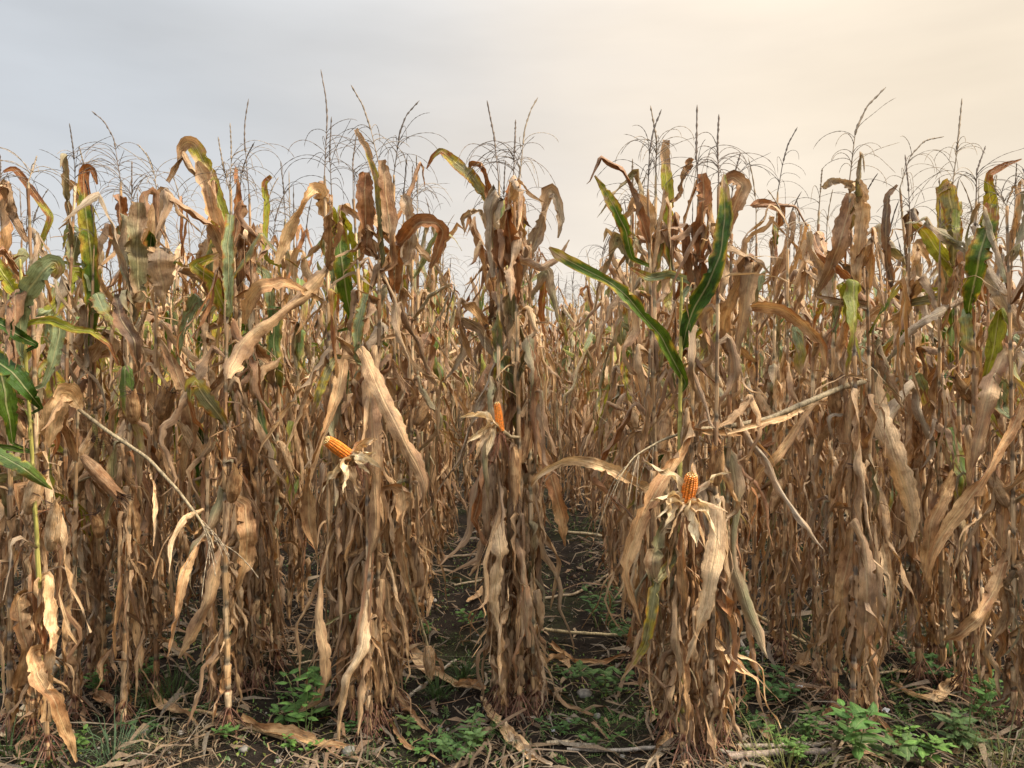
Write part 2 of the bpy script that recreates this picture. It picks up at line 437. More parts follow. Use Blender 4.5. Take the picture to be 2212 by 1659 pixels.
def twist_side(p, S, tw):
    T = norm(np.gradient(p, axis=0)); S = norm(S - (S * T).sum(1, keepdims=True) * T); N = np.cross(S, T)
    return np.cos(tw)[:, None] * S + np.sin(tw)[:, None] * N

def corn_blade(r, base, az, h, green, lod, geo=None, droopy=False):
    """h: height share on the plant (0 foot, 1 top)"""
    geo = geo or Geo()
    n, na = {0: (30, 6), 1: (17, 4), 2: (9, 2)}[lod]
    e2 = None
    if h < .55:
        e0, e1 = U(.2, 1.25, r), U(-1.66, -1.36, r); tf, sharp = U(.0, .05, r), U(.025, .07, r)
        L, W = U(.38, .92, r), U(.026, .066, r); fold0, ruf, tw = U(.12, .75, r), U(.005, .012, r), U(.6, 3.8, r)
    elif h < .8:
        e0, e1 = U(.5, 1.35, r), U(-1.6, -1.0, r); tf, sharp = (U(.0, .10, r) if r.uniform() < .6 else U(.1, .45, r)), U(.025, .09, r)
        L, W = U(.45, .85, r), U(.036, .080, r); fold0, ruf, tw = U(.1, .6, r), U(.003, .010, r), U(.4, 3.4, r)
        if droopy: tf *= .3
    else:
        e0, e1 = U(.95, 1.50, r), U(-1.45, -.5, r); tf, sharp = U(.20, .75, r), U(.02, .08, r)
        L, W = U(.36, .64, r), U(.042, .086, r); fold0, ruf, tw = U(.08, .6, r), U(.002, .007, r), U(.2, 2.4, r)
        if r.uniform() < .3: e2 = U(-1.5, -.2, r)
    if L * 1.0 > base[2] and h < .5: L = max(.22, base[2] * U(.8, 1.1, r))
    p, S, s = blade_path(r, base, az, L, e0, e1, tf, sharp, n, U(.15, .5, r) * (.5 if h > .8 else 1), e2, wob=.07 if h > .8 else .16, kinks=1 if h > .8 else 3)
    if h < .6: p = lie_on_ground(p, r)
    tws = tw * r.choice([-1, 1]) * (noise1(r, n, 3) + s * .9)
    S = twist_side(p, S, tws)
    if green <= 0 and lod < 2:
        T_ = norm(np.gradient(p, axis=0)); p = p + np.cross(S, T_) * (.0045 * noise1(r, n, int(L / .045)) )[:, None]
    trunc = r.uniform() < .2
    wy = WP_Y.copy()
    if trunc: wy[-2:] = [.42, .28]
    wid = W * np.interp(s, WP_X, wy) * (1 + .12 * noise1(r, n, 6))
    fold = np.clip(fold0 * (1 + .5 * noise1(r, n, 4)) + (.9 * np.maximum(0, noise1(r, n, 6)) if green <= 0 else 0) + (.3 * s if green <= 0 else 0), .03, 1.3)
    if green > 0:
        kind = r.choice(['green', 'blueg', 'yelg', 'olive', 'deep'], p=[.28, .30, .18, .16, .08])
        cf = green_cfun(r, kind, U(.25, .95, r), U(.3, .9, r)); fold = fold * .6
    else:
        if h < .4: cf = dry_cfun(r, r.choice(['tan', 'taupe', 'brown', 'dark', 'rust', 'pale'], p=[.30, .20, .28, .10, .07, .05]))
        elif h > .75: cf = dry_cfun(r, r.choice(['tan', 'taupe', 'brown', 'rust', 'mix', 'pale', 'grey', 'tanrust', 'dark'], p=[.12, .20, .17, .18, .13, .03, .05, .07, .05]))  # top blades weighted rustier and darker, the backlit look partly put into their colour
        else: cf = dry_cfun(r)
    if lod < 2 and r.uniform() < .4:          # torn lengthwise
        s0 = r.uniform(.25, .7); g_ = np.clip((s - s0) / (1 - s0), 0, 1) ** 1.3 * r.uniform(.02, .07)
        rn_ = U(0, 1, r); sp = r.uniform(-.35, .35)
        ribbon(geo, p, S, wid, fold, r, max(na // 2, 2), ruf, U(5, 13, r), cf, .2, rn_, -1, sp, shift=-S * g_[:, None])
        ribbon(geo, p, S, wid, fold, r, max(na // 2, 2), ruf, U(5, 13, r), cf, .2, rn_, sp, 1, shift=S * g_[:, None] + np.array([0, 0, -.4]) * g_[:, None])
    else:
        ribbon(geo, p, S, wid, fold, r, na, ruf if lod < 2 else ruf * .6, U(5, 13, r), cf, .2 if lod < 2 else .1)
    return geo, green > 0

def px_blade(r, plant_d, pts, wpx, kind='tan', dd=0.0, fold=.3, ruffle=.003, root=None, ddt=None, twist=0.0, edge=.55, tipdry=.8):
    """a blade followed through picture points at the plant's own distance; it starts at the stalk and bellies towards or away from us"""
    m = len(pts)
    dds = np.interp(np.linspace(0, 1, m), [0, .5, 1], [0, dd, ddt if ddt is not None else dd * .6])
    W3 = np.array([P(x, y, plant_d + q) for (x, y), q in zip(pts, dds)])
    wm = np.array(wpx, float) / F * plant_d
    if root is not None:
        W3 = np.vstack([root, W3]); wm = np.concatenate([[wm[0] * .6], wm])
    seg = np.concatenate([[0], np.cumsum(np.linalg.norm(np.diff(W3, axis=0), axis=1))])
    n = 46; q = np.linspace(0, seg[-1], n)
    # smooth (Catmull-like) resample
    p = np.stack([np.interp(q, seg, W3[:, i]) for i in range(3)], 1)
    p[1:-1] = (p[:-2] + 2 * p[1:-1] + p[2:]) / 4
    p = p + .004 * np.stack([noise1(r, n, 7) for _ in range(3)], 1)
    wid = np.interp(q, seg, wm) * (1 + .10 * noise1(r, n, 7))
    T = norm(np.gradient(p, axis=0))
    view = norm(np.array([0, 0, CAMH]) - p)
    S = np.cross(T, view)
    # keep the side vector from flipping at folds
    S = norm(S)
    for i in range(1, n):
        if (S[i] * S[i - 1]).sum() < 0: S[i] = -S[i]
    S = twist_side(p, S, .55 * noise1(r, n, 5) + twist * np.linspace(-1, 1, n))
    green = kind in ('green', 'deep', 'blueg', 'yelg', 'olive')
    cf = green_cfun(r, kind, tipdry, edge) if green else dry_cfun(r, kind)
    g = Geo()
    if not green:
        ruffle = ruffle * 1.8; T_ = norm(np.gradient(p, axis=0)); p = p + np.cross(S, T_) * (.005 * noise1(r, n, 14))[:, None]
    fl = np.clip(fold * (1 + .5 * noise1(r, n, 4)) + (0 if green else .7) * np.maximum(0, noise1(r, n, 6)), .03, 1.25)
    ribbon(g, p, S, wid * (.88 if green else .98), fl, r, 6, ruffle, U(7, 13, r), cf, .07 if green else .12)
    return g, green

# ------------------------------------------------------------------ tassels, ears, roots, stalks
TASC = [np.array([.15, .115, .09]), np.array([.22, .17, .12]), np.array([.11, .09, .075]), np.array([.27, .21, .145])]
def bumpy(geo, p, r0, r1, r, sides=4, col=TASC[0], lod=0):
    n = len(p)
    rad = np.linspace(r0, r1, n)
    rad = rad * (1 + (.34 * np.sin(np.arange(n) * 2.3) if lod == 0 else 0))
    rad[-1] = r1 * .3
    tube(geo, p, rad, sides, col, bump=.35, r=r)
def tassel_geo(r, base, spike_pts=None, nb=10, lod=0, droop=1.0, H=.33, azlean=0):
    """returns spike geo, list of branch geos"""
    col = TASC[int(r.integers(0, 4))]
    sg = Geo(); branches = []
    n = {0: 34, 1: 16, 2: 6}[lod]
    if spike_pts is None:
        a = r.uniform(0, 6.28); be = r.uniform(0, .5)
        s = np.linspace(0, 1, n)
        lx = be * s ** 2.2 * H * .8
        p = np.stack([base[0] + cos(a) * lx, base[1] + sin(a) * lx, base[2] + H * s * (1 - .12 * be * s)], 1)
    else:
        W3 = np.array(spike_pts); seg = np.concatenate([[0], np.cumsum(np.linalg.norm(np.diff(W3, axis=0), axis=1))])
        q = np.linspace(0, seg[-1], n); p = np.stack([np.interp(q, seg, W3[:, i]) for i in range(3)], 1)
        for _ in range(3): p[1:-1] = (p[:-2] + 2 * p[1:-1] + p[2:]) / 4
    # bare stem below, bumpy spike above
    k = int(n * .42)
    tube(sg, p[:k + 1], np.linspace(.0028, .002, k + 1), 4 if lod < 2 else 3, col * 1.25, r=r)
    bumpy(sg, p[k:], .0044, .0030, r, 4 if lod < 2 else 3, col, 0 if lod < 2 else 1)
    for i in range(nb):
        t = r.uniform(.10, .46); j = int(t * (n - 1)); b0 = p[j]
        az = r.uniform(0, 6.28); L = U(.15, .34, r); m = {0: 26, 1: 10, 2: 5}[lod]
        s = np.linspace(0, 1, m)
        e0 = U(.7, 1.25, r); e1 = (U(-1.6, -1.1, r) if r.uniform() < .7 else U(-1.1, .3, r)) * droop
        el = e0 + (e1 - e0) * s ** U(.55, 1.1, r) + .2 * noise1(r, m, 3)
        aa = az + U(-.6, .6, r) * s
        D = np.stack([np.cos(el) * np.cos(aa), np.cos(el) * np.sin(aa), np.sin(el)], -1) * L / m
        q = b0 + np.concatenate([[[0, 0, 0]], np.cumsum(D, 0)[:-1]])
        bg = Geo() if lod == 0 else sg
        bumpy(bg, q, .0016, .0012, r, 3, col * U(.9, 1.3, r), lod)
        if lod == 0: branches.append(bg)
    return sg, branches

def husk_ear(r, base, axis, L=.20, R=.027, lod=0):
    """a closed ear: overlapping husk leaves round a spindle, dark silk at the tip"""
    axis = norm(np.asarray(axis, float)); g = Geo(); silk = Geo()
    n, m = (14, 12) if lod == 0 else (8, 6)
    s = np.linspace(0, 1, n)
    prof = np.interp(s, [0, .08, .3, .6, .85, 1], [.25, .62, 1, .95, .55, .12]) * R
    kind = r.choice(['tan', 'pale', 'brown', 'taupe'], p=[.45, .2, .15, .2])
    cf = dry_cfun(r, kind)
    ref = np.cross(axis, [0.3, .2, 1]); A = norm(ref); B = np.cross(axis, A)
    a = np.linspace(0, 2 * pi, m, endpoint=False)
    rr = prof[:, None] * (1 + .10 * np.sin(a * 3 + s[:, None] * 5) + .05 * r.uniform(-1, 1, (n, m)))
    V = base + (axis * L)[None, None] * s[:, None, None] + rr[..., None] * (np.cos(a)[None, :, None] * A + np.sin(a)[None, :, None] * B)
    UV = np.stack(np.broadcast_arrays((a / 6.28)[None], s[:, None] * L), -1).reshape(-1, 2)
    C = cf(s[:, None] + 0 * a[None], np.sin(a * 2)[None] + 0 * s[:, None], r).reshape(-1, 3)
    g.add(V.reshape(-1, 3), gridq(n, m, True), UV, C)
    husks = []
    if lod == 0:
        for i in range(4):
            ph = i * 1.6 + U(-.3, .3, r); nn = 16; s = np.linspace(0, 1, nn)
            out = np.cos(ph) * A + np.sin(ph) * B; side = -np.sin(ph) * A + np.cos(ph) * B
            Lh = L * U(.85, 1.25, r)
            pr = np.interp(s, [0, .08, .3, .6, .85, 1], [.3, .68, 1.06, 1.02, .66, .45]) * R + .003 + .02 * np.clip(s - .75, 0, 1) * U(0, 3, r)
            p = base + axis * Lh * s[:, None] + out * pr[:, None]
            wid = R * 2.6 * np.interp(s, [0, .2, .6, .9, 1], [.6, 1, .95, .45, .03])
            hg = Geo(); ribbon(hg, p, np.repeat(side[None], nn, 0), wid, -.55, r, 6, .0015, 12, dry_cfun(r, kind), .05)
            husks.append(hg)
        for i in range(14):
            t = np.linspace(0, 1, 6)[:, None]; d = norm(axis + .55 * r.normal(size=3)); d2 = norm(d + np.array([0, 0, -.9]))
            q = base + axis * L * .94 + (d * t * .035 + d2 * t ** 2 * .03)
            tube(silk, q, np.linspace(.0016, .0007, 6), 3, (.045, .022, .018), r=r)
    return g, silk, husks

def brace_roots(r, base, n=11, col=(.17, .085, .055)):
    g = Geo()
    for tier in range(2):
        for i in range(n - 3 * tier):
            a = i / (n - 3 * tier) * 6.28 + U(-.15, .15, r); h0 = .055 + .05 * tier + U(-.008, .008, r)
            rr = .045 + .035 * tier + U(-.01, .012, r); t = np.linspace(0, 1, 7)
            x = base[0] + cos(a) * (.012 + rr * t ** 1.1); y = base[1] + sin(a) * (.012 + rr * t ** 1.1)
            z = base[2] + h0 * (1 - t ** 1.3) - .012 * t
            c = np.array(col) * U(.7, 1.4, r)
            tube(g, np.stack([x, y, z], 1), np.linspace(.0035, .0026, 7), 3, c, bump=.15, r=r)
    return g

STC = [np.array([.34, .26, .15]), np.array([.28, .21, .13]), np.array([.22, .16, .10]), np.array([.38, .31, .19]), np.array([.25, .20, .15])]
def stalk_path(r, foot, top, n, bow=.03):
    t = np.linspace(0, 1, n)[:, None]
    b = r.uniform(-1, 1, 3) * bow; b[2] = 0
    return foot * (1 - t) + top * t + np.sin(t * pi) * b
def stalk_geo(r, path, r0=.0125, r1=.006, lod=0, col=None, green=0.0, geo=None, nodes=.16, reddish=True):
    """jointed stalk: swollen nodes, leaf sheaths that wrap each internode"""
    geo = geo or Geo()
    seg = np.concatenate([[0], np.cumsum(np.linalg.norm(np.diff(path, axis=0), axis=1))]); L = seg[-1]
    col = STC[int(r.integers(0, 5))] if col is None else np.asarray(col)
    if lod == 2:
        tube(geo, path, np.linspace(r0, r1, len(path)) * 1.15, 3, col, r=r); return geo
    q, rad, cc = [], [], []
    z = 0; i = 0
    while z < L:
        step = nodes * (.55 + .45 * min(1, z / .6)) * U(.9, 1.1, r)
        br = r0 + (r1 - r0) * z / L
        sh = dry_cfun(r, r.choice(['tan', 'taupe', 'pale', 'brown']))(np.array([.5]), np.array([.2]), r)[0] * .9
        if green > 0 and z / L > .35: sh = sh * (1 - green) + np.array([.34, .33, .07]) * green
        if z < .16 and reddish: base_c = np.array([.16, .06, .03])
        else: base_c = col
        if lod == 0:
            q += [z, z + .006, z + .012, z + .03, z + step * .55, z + step * .86, z + step * .90]
            fl = U(1.15, 1.5, r)
            rad += [br * 1.12, br * 1.22, br * 1.0, br * 1.12, br * 1.18, br * fl, br * 1.0]
            cc += [base_c * .55, base_c * .7, base_c, sh * .9, sh, sh * .85, base_c]
        else:
            q += [z, z + .012, z + step * .85]; rad += [br * 1.25, br, br * 1.2]; cc += [base_c * .55, sh, sh]
        z += step; i += 1
    q = np.array(q); k = q < L; q = np.append(q[k], L); rad = np.append(np.array(rad)[k], r1 * .9); cc = np.vstack([np.array(cc)[k], [col]])
    p = np.stack([np.interp(q, seg, path[:, i]) for i in range(3)], 1)
    p[1:-1, :2] += r.uniform(-1, 1, (len(p) - 2, 2)) * .0012
    tube(geo, p, rad, 7 if lod == 0 else 4, colmap=cc, bump=.05, r=r)
    return geo

# ------------------------------------------------------------------ the whole plant
class Plant:
    """collects the parts of one corn plant in field coordinates"""
    def __init__(s, x, y):
        s.foot = np.array([x, y, float(gz(x, y))]); s.leaves = []; s.ears = []; s.tassel = None; s.stalk = None; s.roots = None
        s.extra = []
def grow(r, x, y, H, lod, green=.1, top=None, tassel=True, spike=None, nb=None, droop=1.0, ear=None, stalkcol=None, sgreen=0.0, thin=1.0, skipz=None, leafp=1.0, cut=None):
    pl = Plant(x, y)
    if top is None: top = np.array([x + U(-.12, .12, r), y + U(-.1, .1, r), H])
    path = stalk_path(r, pl.foot, np.asarray(top), 16 if lod < 2 else 5)
    pl.path = path
    pl.stalk = stalk_geo(r, path, U(.0105, .0135, r) * thin, .0048, lod, stalkcol, sgreen)
    at = lambda z: np.array([np.interp(z, path[:, 2], path[:, 0]), np.interp(z, path[:, 2], path[:, 1]), z])
    pl.at = at
    az0 = U(0, 6.28, r); z = U(.12, .2, r); i = 0; Ht = top[2]
    while z < Ht - .22:
        h = z / Ht
        if not (skipz and skipz[0] < z < skipz[1]) and r.uniform() < leafp:
            az = az0 + pi * i + U(-.5, .5, r)
            gp = green * (0 if h < .45 else (.6 if h < .62 else 1.0))
            g = 1 if r.uniform() < gp else 0
            pl.leaves.append(corn_blade(r, at(z), az, h, g, lod))
            if lod < 2 and h < .62 and r.uniform() < .45:      # split, second strip of the same dried leaf base
                pl.leaves.append(corn_blade(r, at(z) + r.uniform(-.006, .006, 3), az + U(-1.4, 1.4, r), h * .9, 0, max(lod, 1)))
        z += U(.12, .175, r) * (.72 if z > .72 * Ht else 1); i += 1
    pl.shreds = Geo()
    for q in range({0: 13, 1: 9, 2: 3}[lod]):
        zz = Ht * r.uniform(.12, .93); nn = {0: 14, 1: 10, 2: 5}[lod]; a_ = U(0, 6.28, r)
        Ls = U(.12, .42, r)
        if Ls > zz: Ls = zz * .8
        p_, S_, s_ = blade_path(r, at(zz), a_, Ls, U(-.6, 1.4, r), U(-1.65, -.9 if zz < 1.5 else -.2, r), U(0, .3, r), U(.05, .3, r), nn, U(.3, .9, r), wob=.25, kinks=3)
        ribbon(pl.shreds, p_, twist_side(p_, S_, U(1, 5, r) * noise1(r, nn, 3)), U(.006, .022, r) * np.interp(s_, [0, .2, .7, 1], [.8, 1, .7, .1]), U(.1, .8, r), r, 2, .002, 12, dry_cfun(r), .25)
    if ear is None: ear = r.uniform() < .85
    if ear and lod < 2:
        ze = U(.95, 1.3, r); a = U(0, 6.28, r); hang = r.uniform() < .35
        ax = [cos(a) * .5, sin(a) * .5, -1 if hang else 1]
        b0 = at(ze) + np.array([cos(a), sin(a), 0]) * .018
        pl.ears.append(husk_ear(r, b0, ax, U(.17, .23, r), U(.024, .031, r), lod))
    if tassel:
        pl.tassel = tassel_geo(r, np.asarray(top), spike, nb if nb is not None else int(r.integers(6, 13)), lod, droop, U(.26, .38, r))
    if lod == 0: pl.roots = brace_roots(r, pl.foot)
    return pl

def emit(pl, label, group, full=True, name='corn_plant', cat='corn plant'):
    o = thing(name, label, cat, pl.foot, group)
    org = pl.foot
    part('stalk', pl.stalk, M_STALK, o, org)
    if full:
        for g, gr in pl.leaves: part('leaf', g, M_GREEN if gr else M_LEAF, o, org)
    else:
        for flag, mt in ((False, M_LEAF), (True, M_GREEN)):
            gg = Geo()
            for g, gr in pl.leaves:
                if gr == flag:
                    gg.add(*g.arrays())
            if gg.n: part('leaves', gg, mt, o, org, kind='stuff')
    part('leaf_shreds', pl.shreds, M_LEAF, o, org, kind='stuff')
    for eg, silk, husks in pl.ears:
        e = part('ear', eg, M_HUSK, o, org)
        if silk.n: part('silk', silk, M_SILK, e, org)
        for hg in husks: part('husk', hg, M_HUSK, e, org)
    if pl.tassel:
        sg, br = pl.tassel
        t = part('tassel', sg, M_TASSEL, o, org)
        for b in br: part('branch', b, M_TASSEL, t, org)
    if pl.roots is not None: part('brace_roots', pl.roots, M_ROOT, o, org, kind='stuff')
    for fn in pl.extra: fn(o, org)
    return o

# ------------------------------------------------------------------ open orange cobs
def open_cob(o, org, base, tip, R, r, husk_dirs, silkdir, hl=.13, kinds=('husk', 'husk', 'pale')):
    base = np.asarray(base); tip = np.asarray(tip); L = np.linalg.norm(tip - base); ax = (tip - base) / L
    A = norm(np.cross(ax, [.2, .1, 1.])); B = np.cross(ax, A)
    core = Geo(); s = np.linspace(0, 1, 14)
    prof = np.interp(s, [0, .1, .6, .88, .97, 1], [.86, .95, 1, .80, .50, .12]) * R
    tube(core, base + ax * L * s[:, None], prof * .86, 14, (.45, .25, .08), r=r)
    e = part('open_ear', core, M_HUSK, o, org)
    kg = Geo(); rows = 14; per = max(16, int(L / .0062))
    # one kernel: a rounded pad
    kn, km = 4, 6
    th = np.linspace(.02, pi / 2 * 1.12, kn); ph = np.linspace(0, 2 * pi, km, endpoint=False)
    unit = np.stack([np.sin(th)[:, None] * np.cos(ph)[None], np.sin(th)[:, None] * np.sin(ph)[None], np.cos(th)[:, None] + 0 * ph[None]], -1).reshape(-1, 3)
    for i in range(rows):
        a = i / rows * 2 * pi; out = cos(a) * A + sin(a) * B; sd = -sin(a) * A + cos(a) * B
        for j in range(per):
            t = (j + .5 + (.25 if i % 2 else 0)) / per
            if t > .985: continue
            pr = np.interp(t, [0, .1, .6, .88, .97, 1], [.86, .95, 1, .80, .50, .12]) * R
            w = pi * pr / rows * .96; l = L / per * .5 * .98
            c = base + ax * L * t + out * (pr * .88)
            V = c + unit[:, :1] * sd * w + unit[:, 1:2] * ax * l + unit[:, 2:] * out * R * .15
            col = np.array([.80, .225, .010]) * U(.62, 1.15, r)
            if t > .93: col = np.array([.80, .55, .22]) * U(.7, 1.1, r)
            cc = np.repeat(col[None], len(V), 0)
            cc[:km] = cc[:km] * .6 + np.array([.95, .50, .08]) * .4
            kg.add(V, gridq(kn, km, True), np.zeros((len(V), 2)), cc)
    part('kernels', kg, M_KERNEL, e, org, kind='stuff')
    for k, d in enumerate(husk_dirs):
        d = norm(np.asarray(d, float)); nn = 22; s = np.linspace(0, 1, nn)
        Lh = hl * U(.85, 1.45, r)
        dirn = norm(ax[None] * (1 - smooth01(s * 2.2))[:, None] * .9 + d[None] * smooth01(s * 2.0)[:, None] + np.array([0, 0, -.55])[None] * (s ** 2)[:, None])
        p = base - ax * .012 + d * R * .7 + np.cumsum(dirn * Lh / nn, 0)
        S = np.cross(dirn, norm(np.array([0, -1, .2])))
        S = norm(S + .25 * norm(np.cross(ax, d))[None])
        wid = U(.034, .06, r) * np.interp(s, [0, .3, .7, 1], [.8, 1, .7, .04])
        hg = Geo(); ribbon(hg, p, twist_side(p + .012 * np.stack([noise1(r, nn, 4) for _ in range(3)], 1) * s[:, None], S, 1.9 * noise1(r, nn, 4)), wid, np.clip(.4 + .4 * noise1(r, nn, 4), 0, 1), r, 6, .004, 14, dry_cfun(r, kinds[k % len(kinds)]), .12)
        part('husk', hg, M_HUSK, e, org)
    sg = Geo(); silkdir = np.asarray(silkdir, float)
    for i in range(46):
        t = np.linspace(0, 1, 9)[:, None]; d = norm(silkdir + .8 * r.normal(size=3)); ln = U(.04, .10, r)
        q = base + (d * t * ln + np.array([0, 0, -1]) * t ** 2 * ln * .6 + r.normal(size=3) * .006 * np.sin(t * 7))
        tube(sg, q, np.linspace(.0009, .0005, 9), 3, np.array([.20, .085, .05]) * U(.6, 1.6, r), r=r)
    part('silk', sg, M_SILK, e, org, kind='stuff')
    return e

# ------------------------------------------------------------------ front plants, one line each
# key, foot (picture x, y), top, spike points beyond the top, branches, greenness, label, options
FRONT = [
 ('a1', (104, 1640), (42, 560), None, 0, .0, 'young-looking plant with a yellow stem and broad green leaves at the left edge', dict(stalkcol=(.36, .31, .09), sgreen=.8, tassel=False, thin=.8, leafp=.25, ear=False)),
 ('a2', (70, 1604), (75, 401), [(80, 336)], 7, .3, 'dry corn plant with a small tassel just left of the yellow stem', {}),
 ('a3', (20, 1600), (4, 420), [(0, 333)], 8, .3, 'dry corn plant cut by the left edge of the photo, thin tassel', {}),
 ('a4', (162, 1553), (172, 884), None, 0, .0, 'snapped corn plant whose broken top slants down to the right with its tassel', dict(tassel=False, ear=False)),
 ('a5', (227, 1483), (181, 385), [(171, 316)], 11, .25, 'corn plant behind the snapped one, tassel with long drooping arms, green upright leaf', {}),
 ('a6', (298, 1470), (265, 394), [(246, 299), (225, 262), (198, 240)], 13, .2, 'corn plant with the tassel spike hooked over to the left at the tip', {}),
 ('a7', (338, 1500), (342, 430), [(335, 380), (318, 335), (297, 311)], 7, .15, 'corn plant with a bare spike leaning left, right of the hooked tassel', {}),
 ('a8', (265, 1560), (290, 445), [(285, 347)], 9, .2, 'corn plant with a low tassel and two closed ears side by side', dict(ear=False)),
 ('b1', (495, 1580), (492, 422), [(482, 360), (471, 295)], 11, .25, 'corn plant with exposed brace roots and one upright ear with black silk', dict(ear=False)),
 ('b2', (555, 1493), (531, 415), [(528, 299), (529, 262), (537, 213)], 9, .2, 'corn plant with a long straight spike right of the tall yellow-green leaf', {}),
 ('b3', (520, 1500), (502, 400), [(500, 330), (497, 265)], 9, .2, 'corn plant with a short thick dark spike behind the tall yellow-green leaf', {}),
 ('b4', (462, 1520), (452, 420), None, 0, .3, 'corn plant without a tassel carrying the tall yellow-green leaf', dict(tassel=False)),
 ('b5', (600, 1450), (612, 470), [(612, 400), (606, 350)], 6, .2, 'thin corn plant with a slight tassel left of the long slanting tan leaf', {}),
 ('c1', (765, 1565), (706, 385), [(707, 251), (703, 205), (693, 150)], 13, .1, 'corn plant with the tallest tassel spike of the field', {}),
 ('c2', (740, 1530), (716, 420), [(712, 330), (716, 252)], 8, .15, 'corn plant just behind the tallest spike with a shorter crossing spike', {}),
 ('c3', (815, 1572), (818, 357), [(801, 279), (784, 228), (758, 183)], 10, .05, 'corn plant with a spike leaning left in the clump that holds the sideways orange cob', {}),
 ('c4', (848, 1530), (850, 378), [(863, 286), (878, 248), (906, 217)], 12, .05, 'corn plant with a spike curving right, right side of the sideways cob clump', {}),
 ('c5', (795, 1590), (770, 560), None, 0, .2, 'front plant of the clump carrying the sideways orange cob and broad hanging leaves', dict(tassel=False, ear=False)),
 ('c6', (875, 1420), (891, 450), [(891, 357)], 9, .1, 'corn plant behind the sideways cob clump with rust arching top leaf', {}),
 ('c7', (780, 1500), (764, 430), [(762, 350), (770, 290)], 7, .1, 'corn plant with a thin spike between the two leaning spikes and the tallest one', {}),
 ('d1', (1092, 1550), (1078, 395), [(1068, 299), (1052, 217)], 7, .2, 'centre clump plant with the left leaning spike and exposed brace roots', dict(ear=False)),
 ('d2', (1122, 1560), (1109, 385), [(1112, 310), (1114, 258)], 12, .15, 'centre clump plant with the short middle spike and dense drooping tassel arms', {}),
 ('d3', (1145, 1520), (1122, 395), [(1133, 279), (1146, 238), (1162, 210)], 11, .15, 'centre clump plant with the spike leaning right', {}),
 ('d4', (1100, 1500), (1056, 440), None, 0, .45, 'centre clump plant without tassel whose green-brown leaf reaches out left into the sky', dict(tassel=False)),
 ('d5', (1072, 1530), (1066, 470), None, 0, .1, 'centre clump plant at the left without tassel, wrapped in hanging leaves', dict(tassel=False, ear=False)),
 ('d6', (1156, 1545), (1146, 520), None, 0, .1, 'centre clump plant at the right, shorter than the others', dict(tassel=False, ear=False)),
 ('e1', (1445, 1606), (1402, 405), [(1403, 330), (1412, 280), (1429, 236)], 13, .1, 'plant left in the upright cob clump with a spike crossing its neighbour to the right', {}),
 ('e2', (1428, 1565), (1420, 375), [(1418, 299), (1405, 228)], 13, .1, 'plant left in the upright cob clump with a spike crossing its neighbour to the left', {}),
 ('e3', (1505, 1645), (1504, 430), [(1504, 345), (1506, 226)], 5, .1, 'plant in the upright cob clump with a thick straight black spike', {}),
 ('e4', (1532, 1655), (1546, 405), [(1550, 308), (1553, 246)], 14, .1, 'plant in the upright cob clump with a knobbly spike and dense weeping tassel', dict(droop=1.15)),
 ('e5', (1478, 1660), (1470, 600), None, 0, .0, 'green-leaved plant with a spotted yellow stem above the upright orange cob', dict(stalkcol=(.36, .30, .08), sgreen=.85, tassel=False, ear=False, skipz=(1.15, 2.0), thin=1.15)),
 ('e6', (1556, 1610), (1580, 430), [(1588, 370), (1600, 330)], 9, .1, 'plant on the right side of the upright cob clump with rusty top leaves', {}),
 ('e7', (1470, 1560), (1446, 440), None, 0, .35, 'tassel-less plant at the back of the upright cob clump, yellow-green top leaf', dict(tassel=False)),
 ('f1', (1683, 1398), (1687, 410), [(1691, 352), (1702, 312), (1723, 274)], 7, .1, 'lone plant with a small light tassel right of the upright cob clump', {}),
 ('f2', (1770, 1487), (1777, 450), [(1776, 363)], 2, .1, 'plant with a blunt dark spike and hardly any tassel arms', {}),
 ('g1', (1841, 1580), (1842, 390), [(1848, 282), (1872, 230), (1914, 188)], 10, .1, 'plant with a wide umbrella tassel and spike arching right', {}),
 ('g2', (1886, 1516), (1876, 700), None, 0, .0, 'broken-topped plant whose pale top slants down left across its neighbours', dict(tassel=False, leafp=.9)),
 ('g3', (1868, 1560), (1858, 470), None, 0, .1, 'tassel-less plant beside the umbrella tassel with dark brown upright leaves', dict(tassel=False)),
 ('g4', (1805, 1530), (1812, 520), None, 0, .15, 'shorter plant left of the umbrella tassel with hanging tan leaves', dict(tassel=False)),
 ('h1', (2015, 1440), (1948, 405), [(1966, 337), (1998, 303), (2039, 295)], 9, .15, 'plant with a spike bent over to the right, left of the tall right-hand spike', {}),
 ('h2', (2085, 1508), (2069, 405), [(2069, 308), (2078, 212)], 14, .15, 'plant with the tall straight spike and dense tassel on the right', {}),
 ('h3', (2135, 1545), (2112, 430), [(2110, 370), (2129, 315)], 9, .5, 'plant with the large green leaf near the right edge', {}),
 ('h4', (2190, 1585), (2158, 450), [(2150, 410), (2153, 377)], 7, .15, 'plant second from the right edge with wavy hanging leaves', {}),
 ('h5', (2235, 1600), (2218, 430), [(2209, 363)], 8, .1, 'plant cut by the right edge of the photo', {}),
 ('h6', (1990, 1480), (1975, 470), [(1962, 400), (1955, 334)], 8, .3, 'plant with yellow-green leaf left of the tall right-hand spike', {}),
]
FP = {}
GROUP = 'corn plants standing in rows'
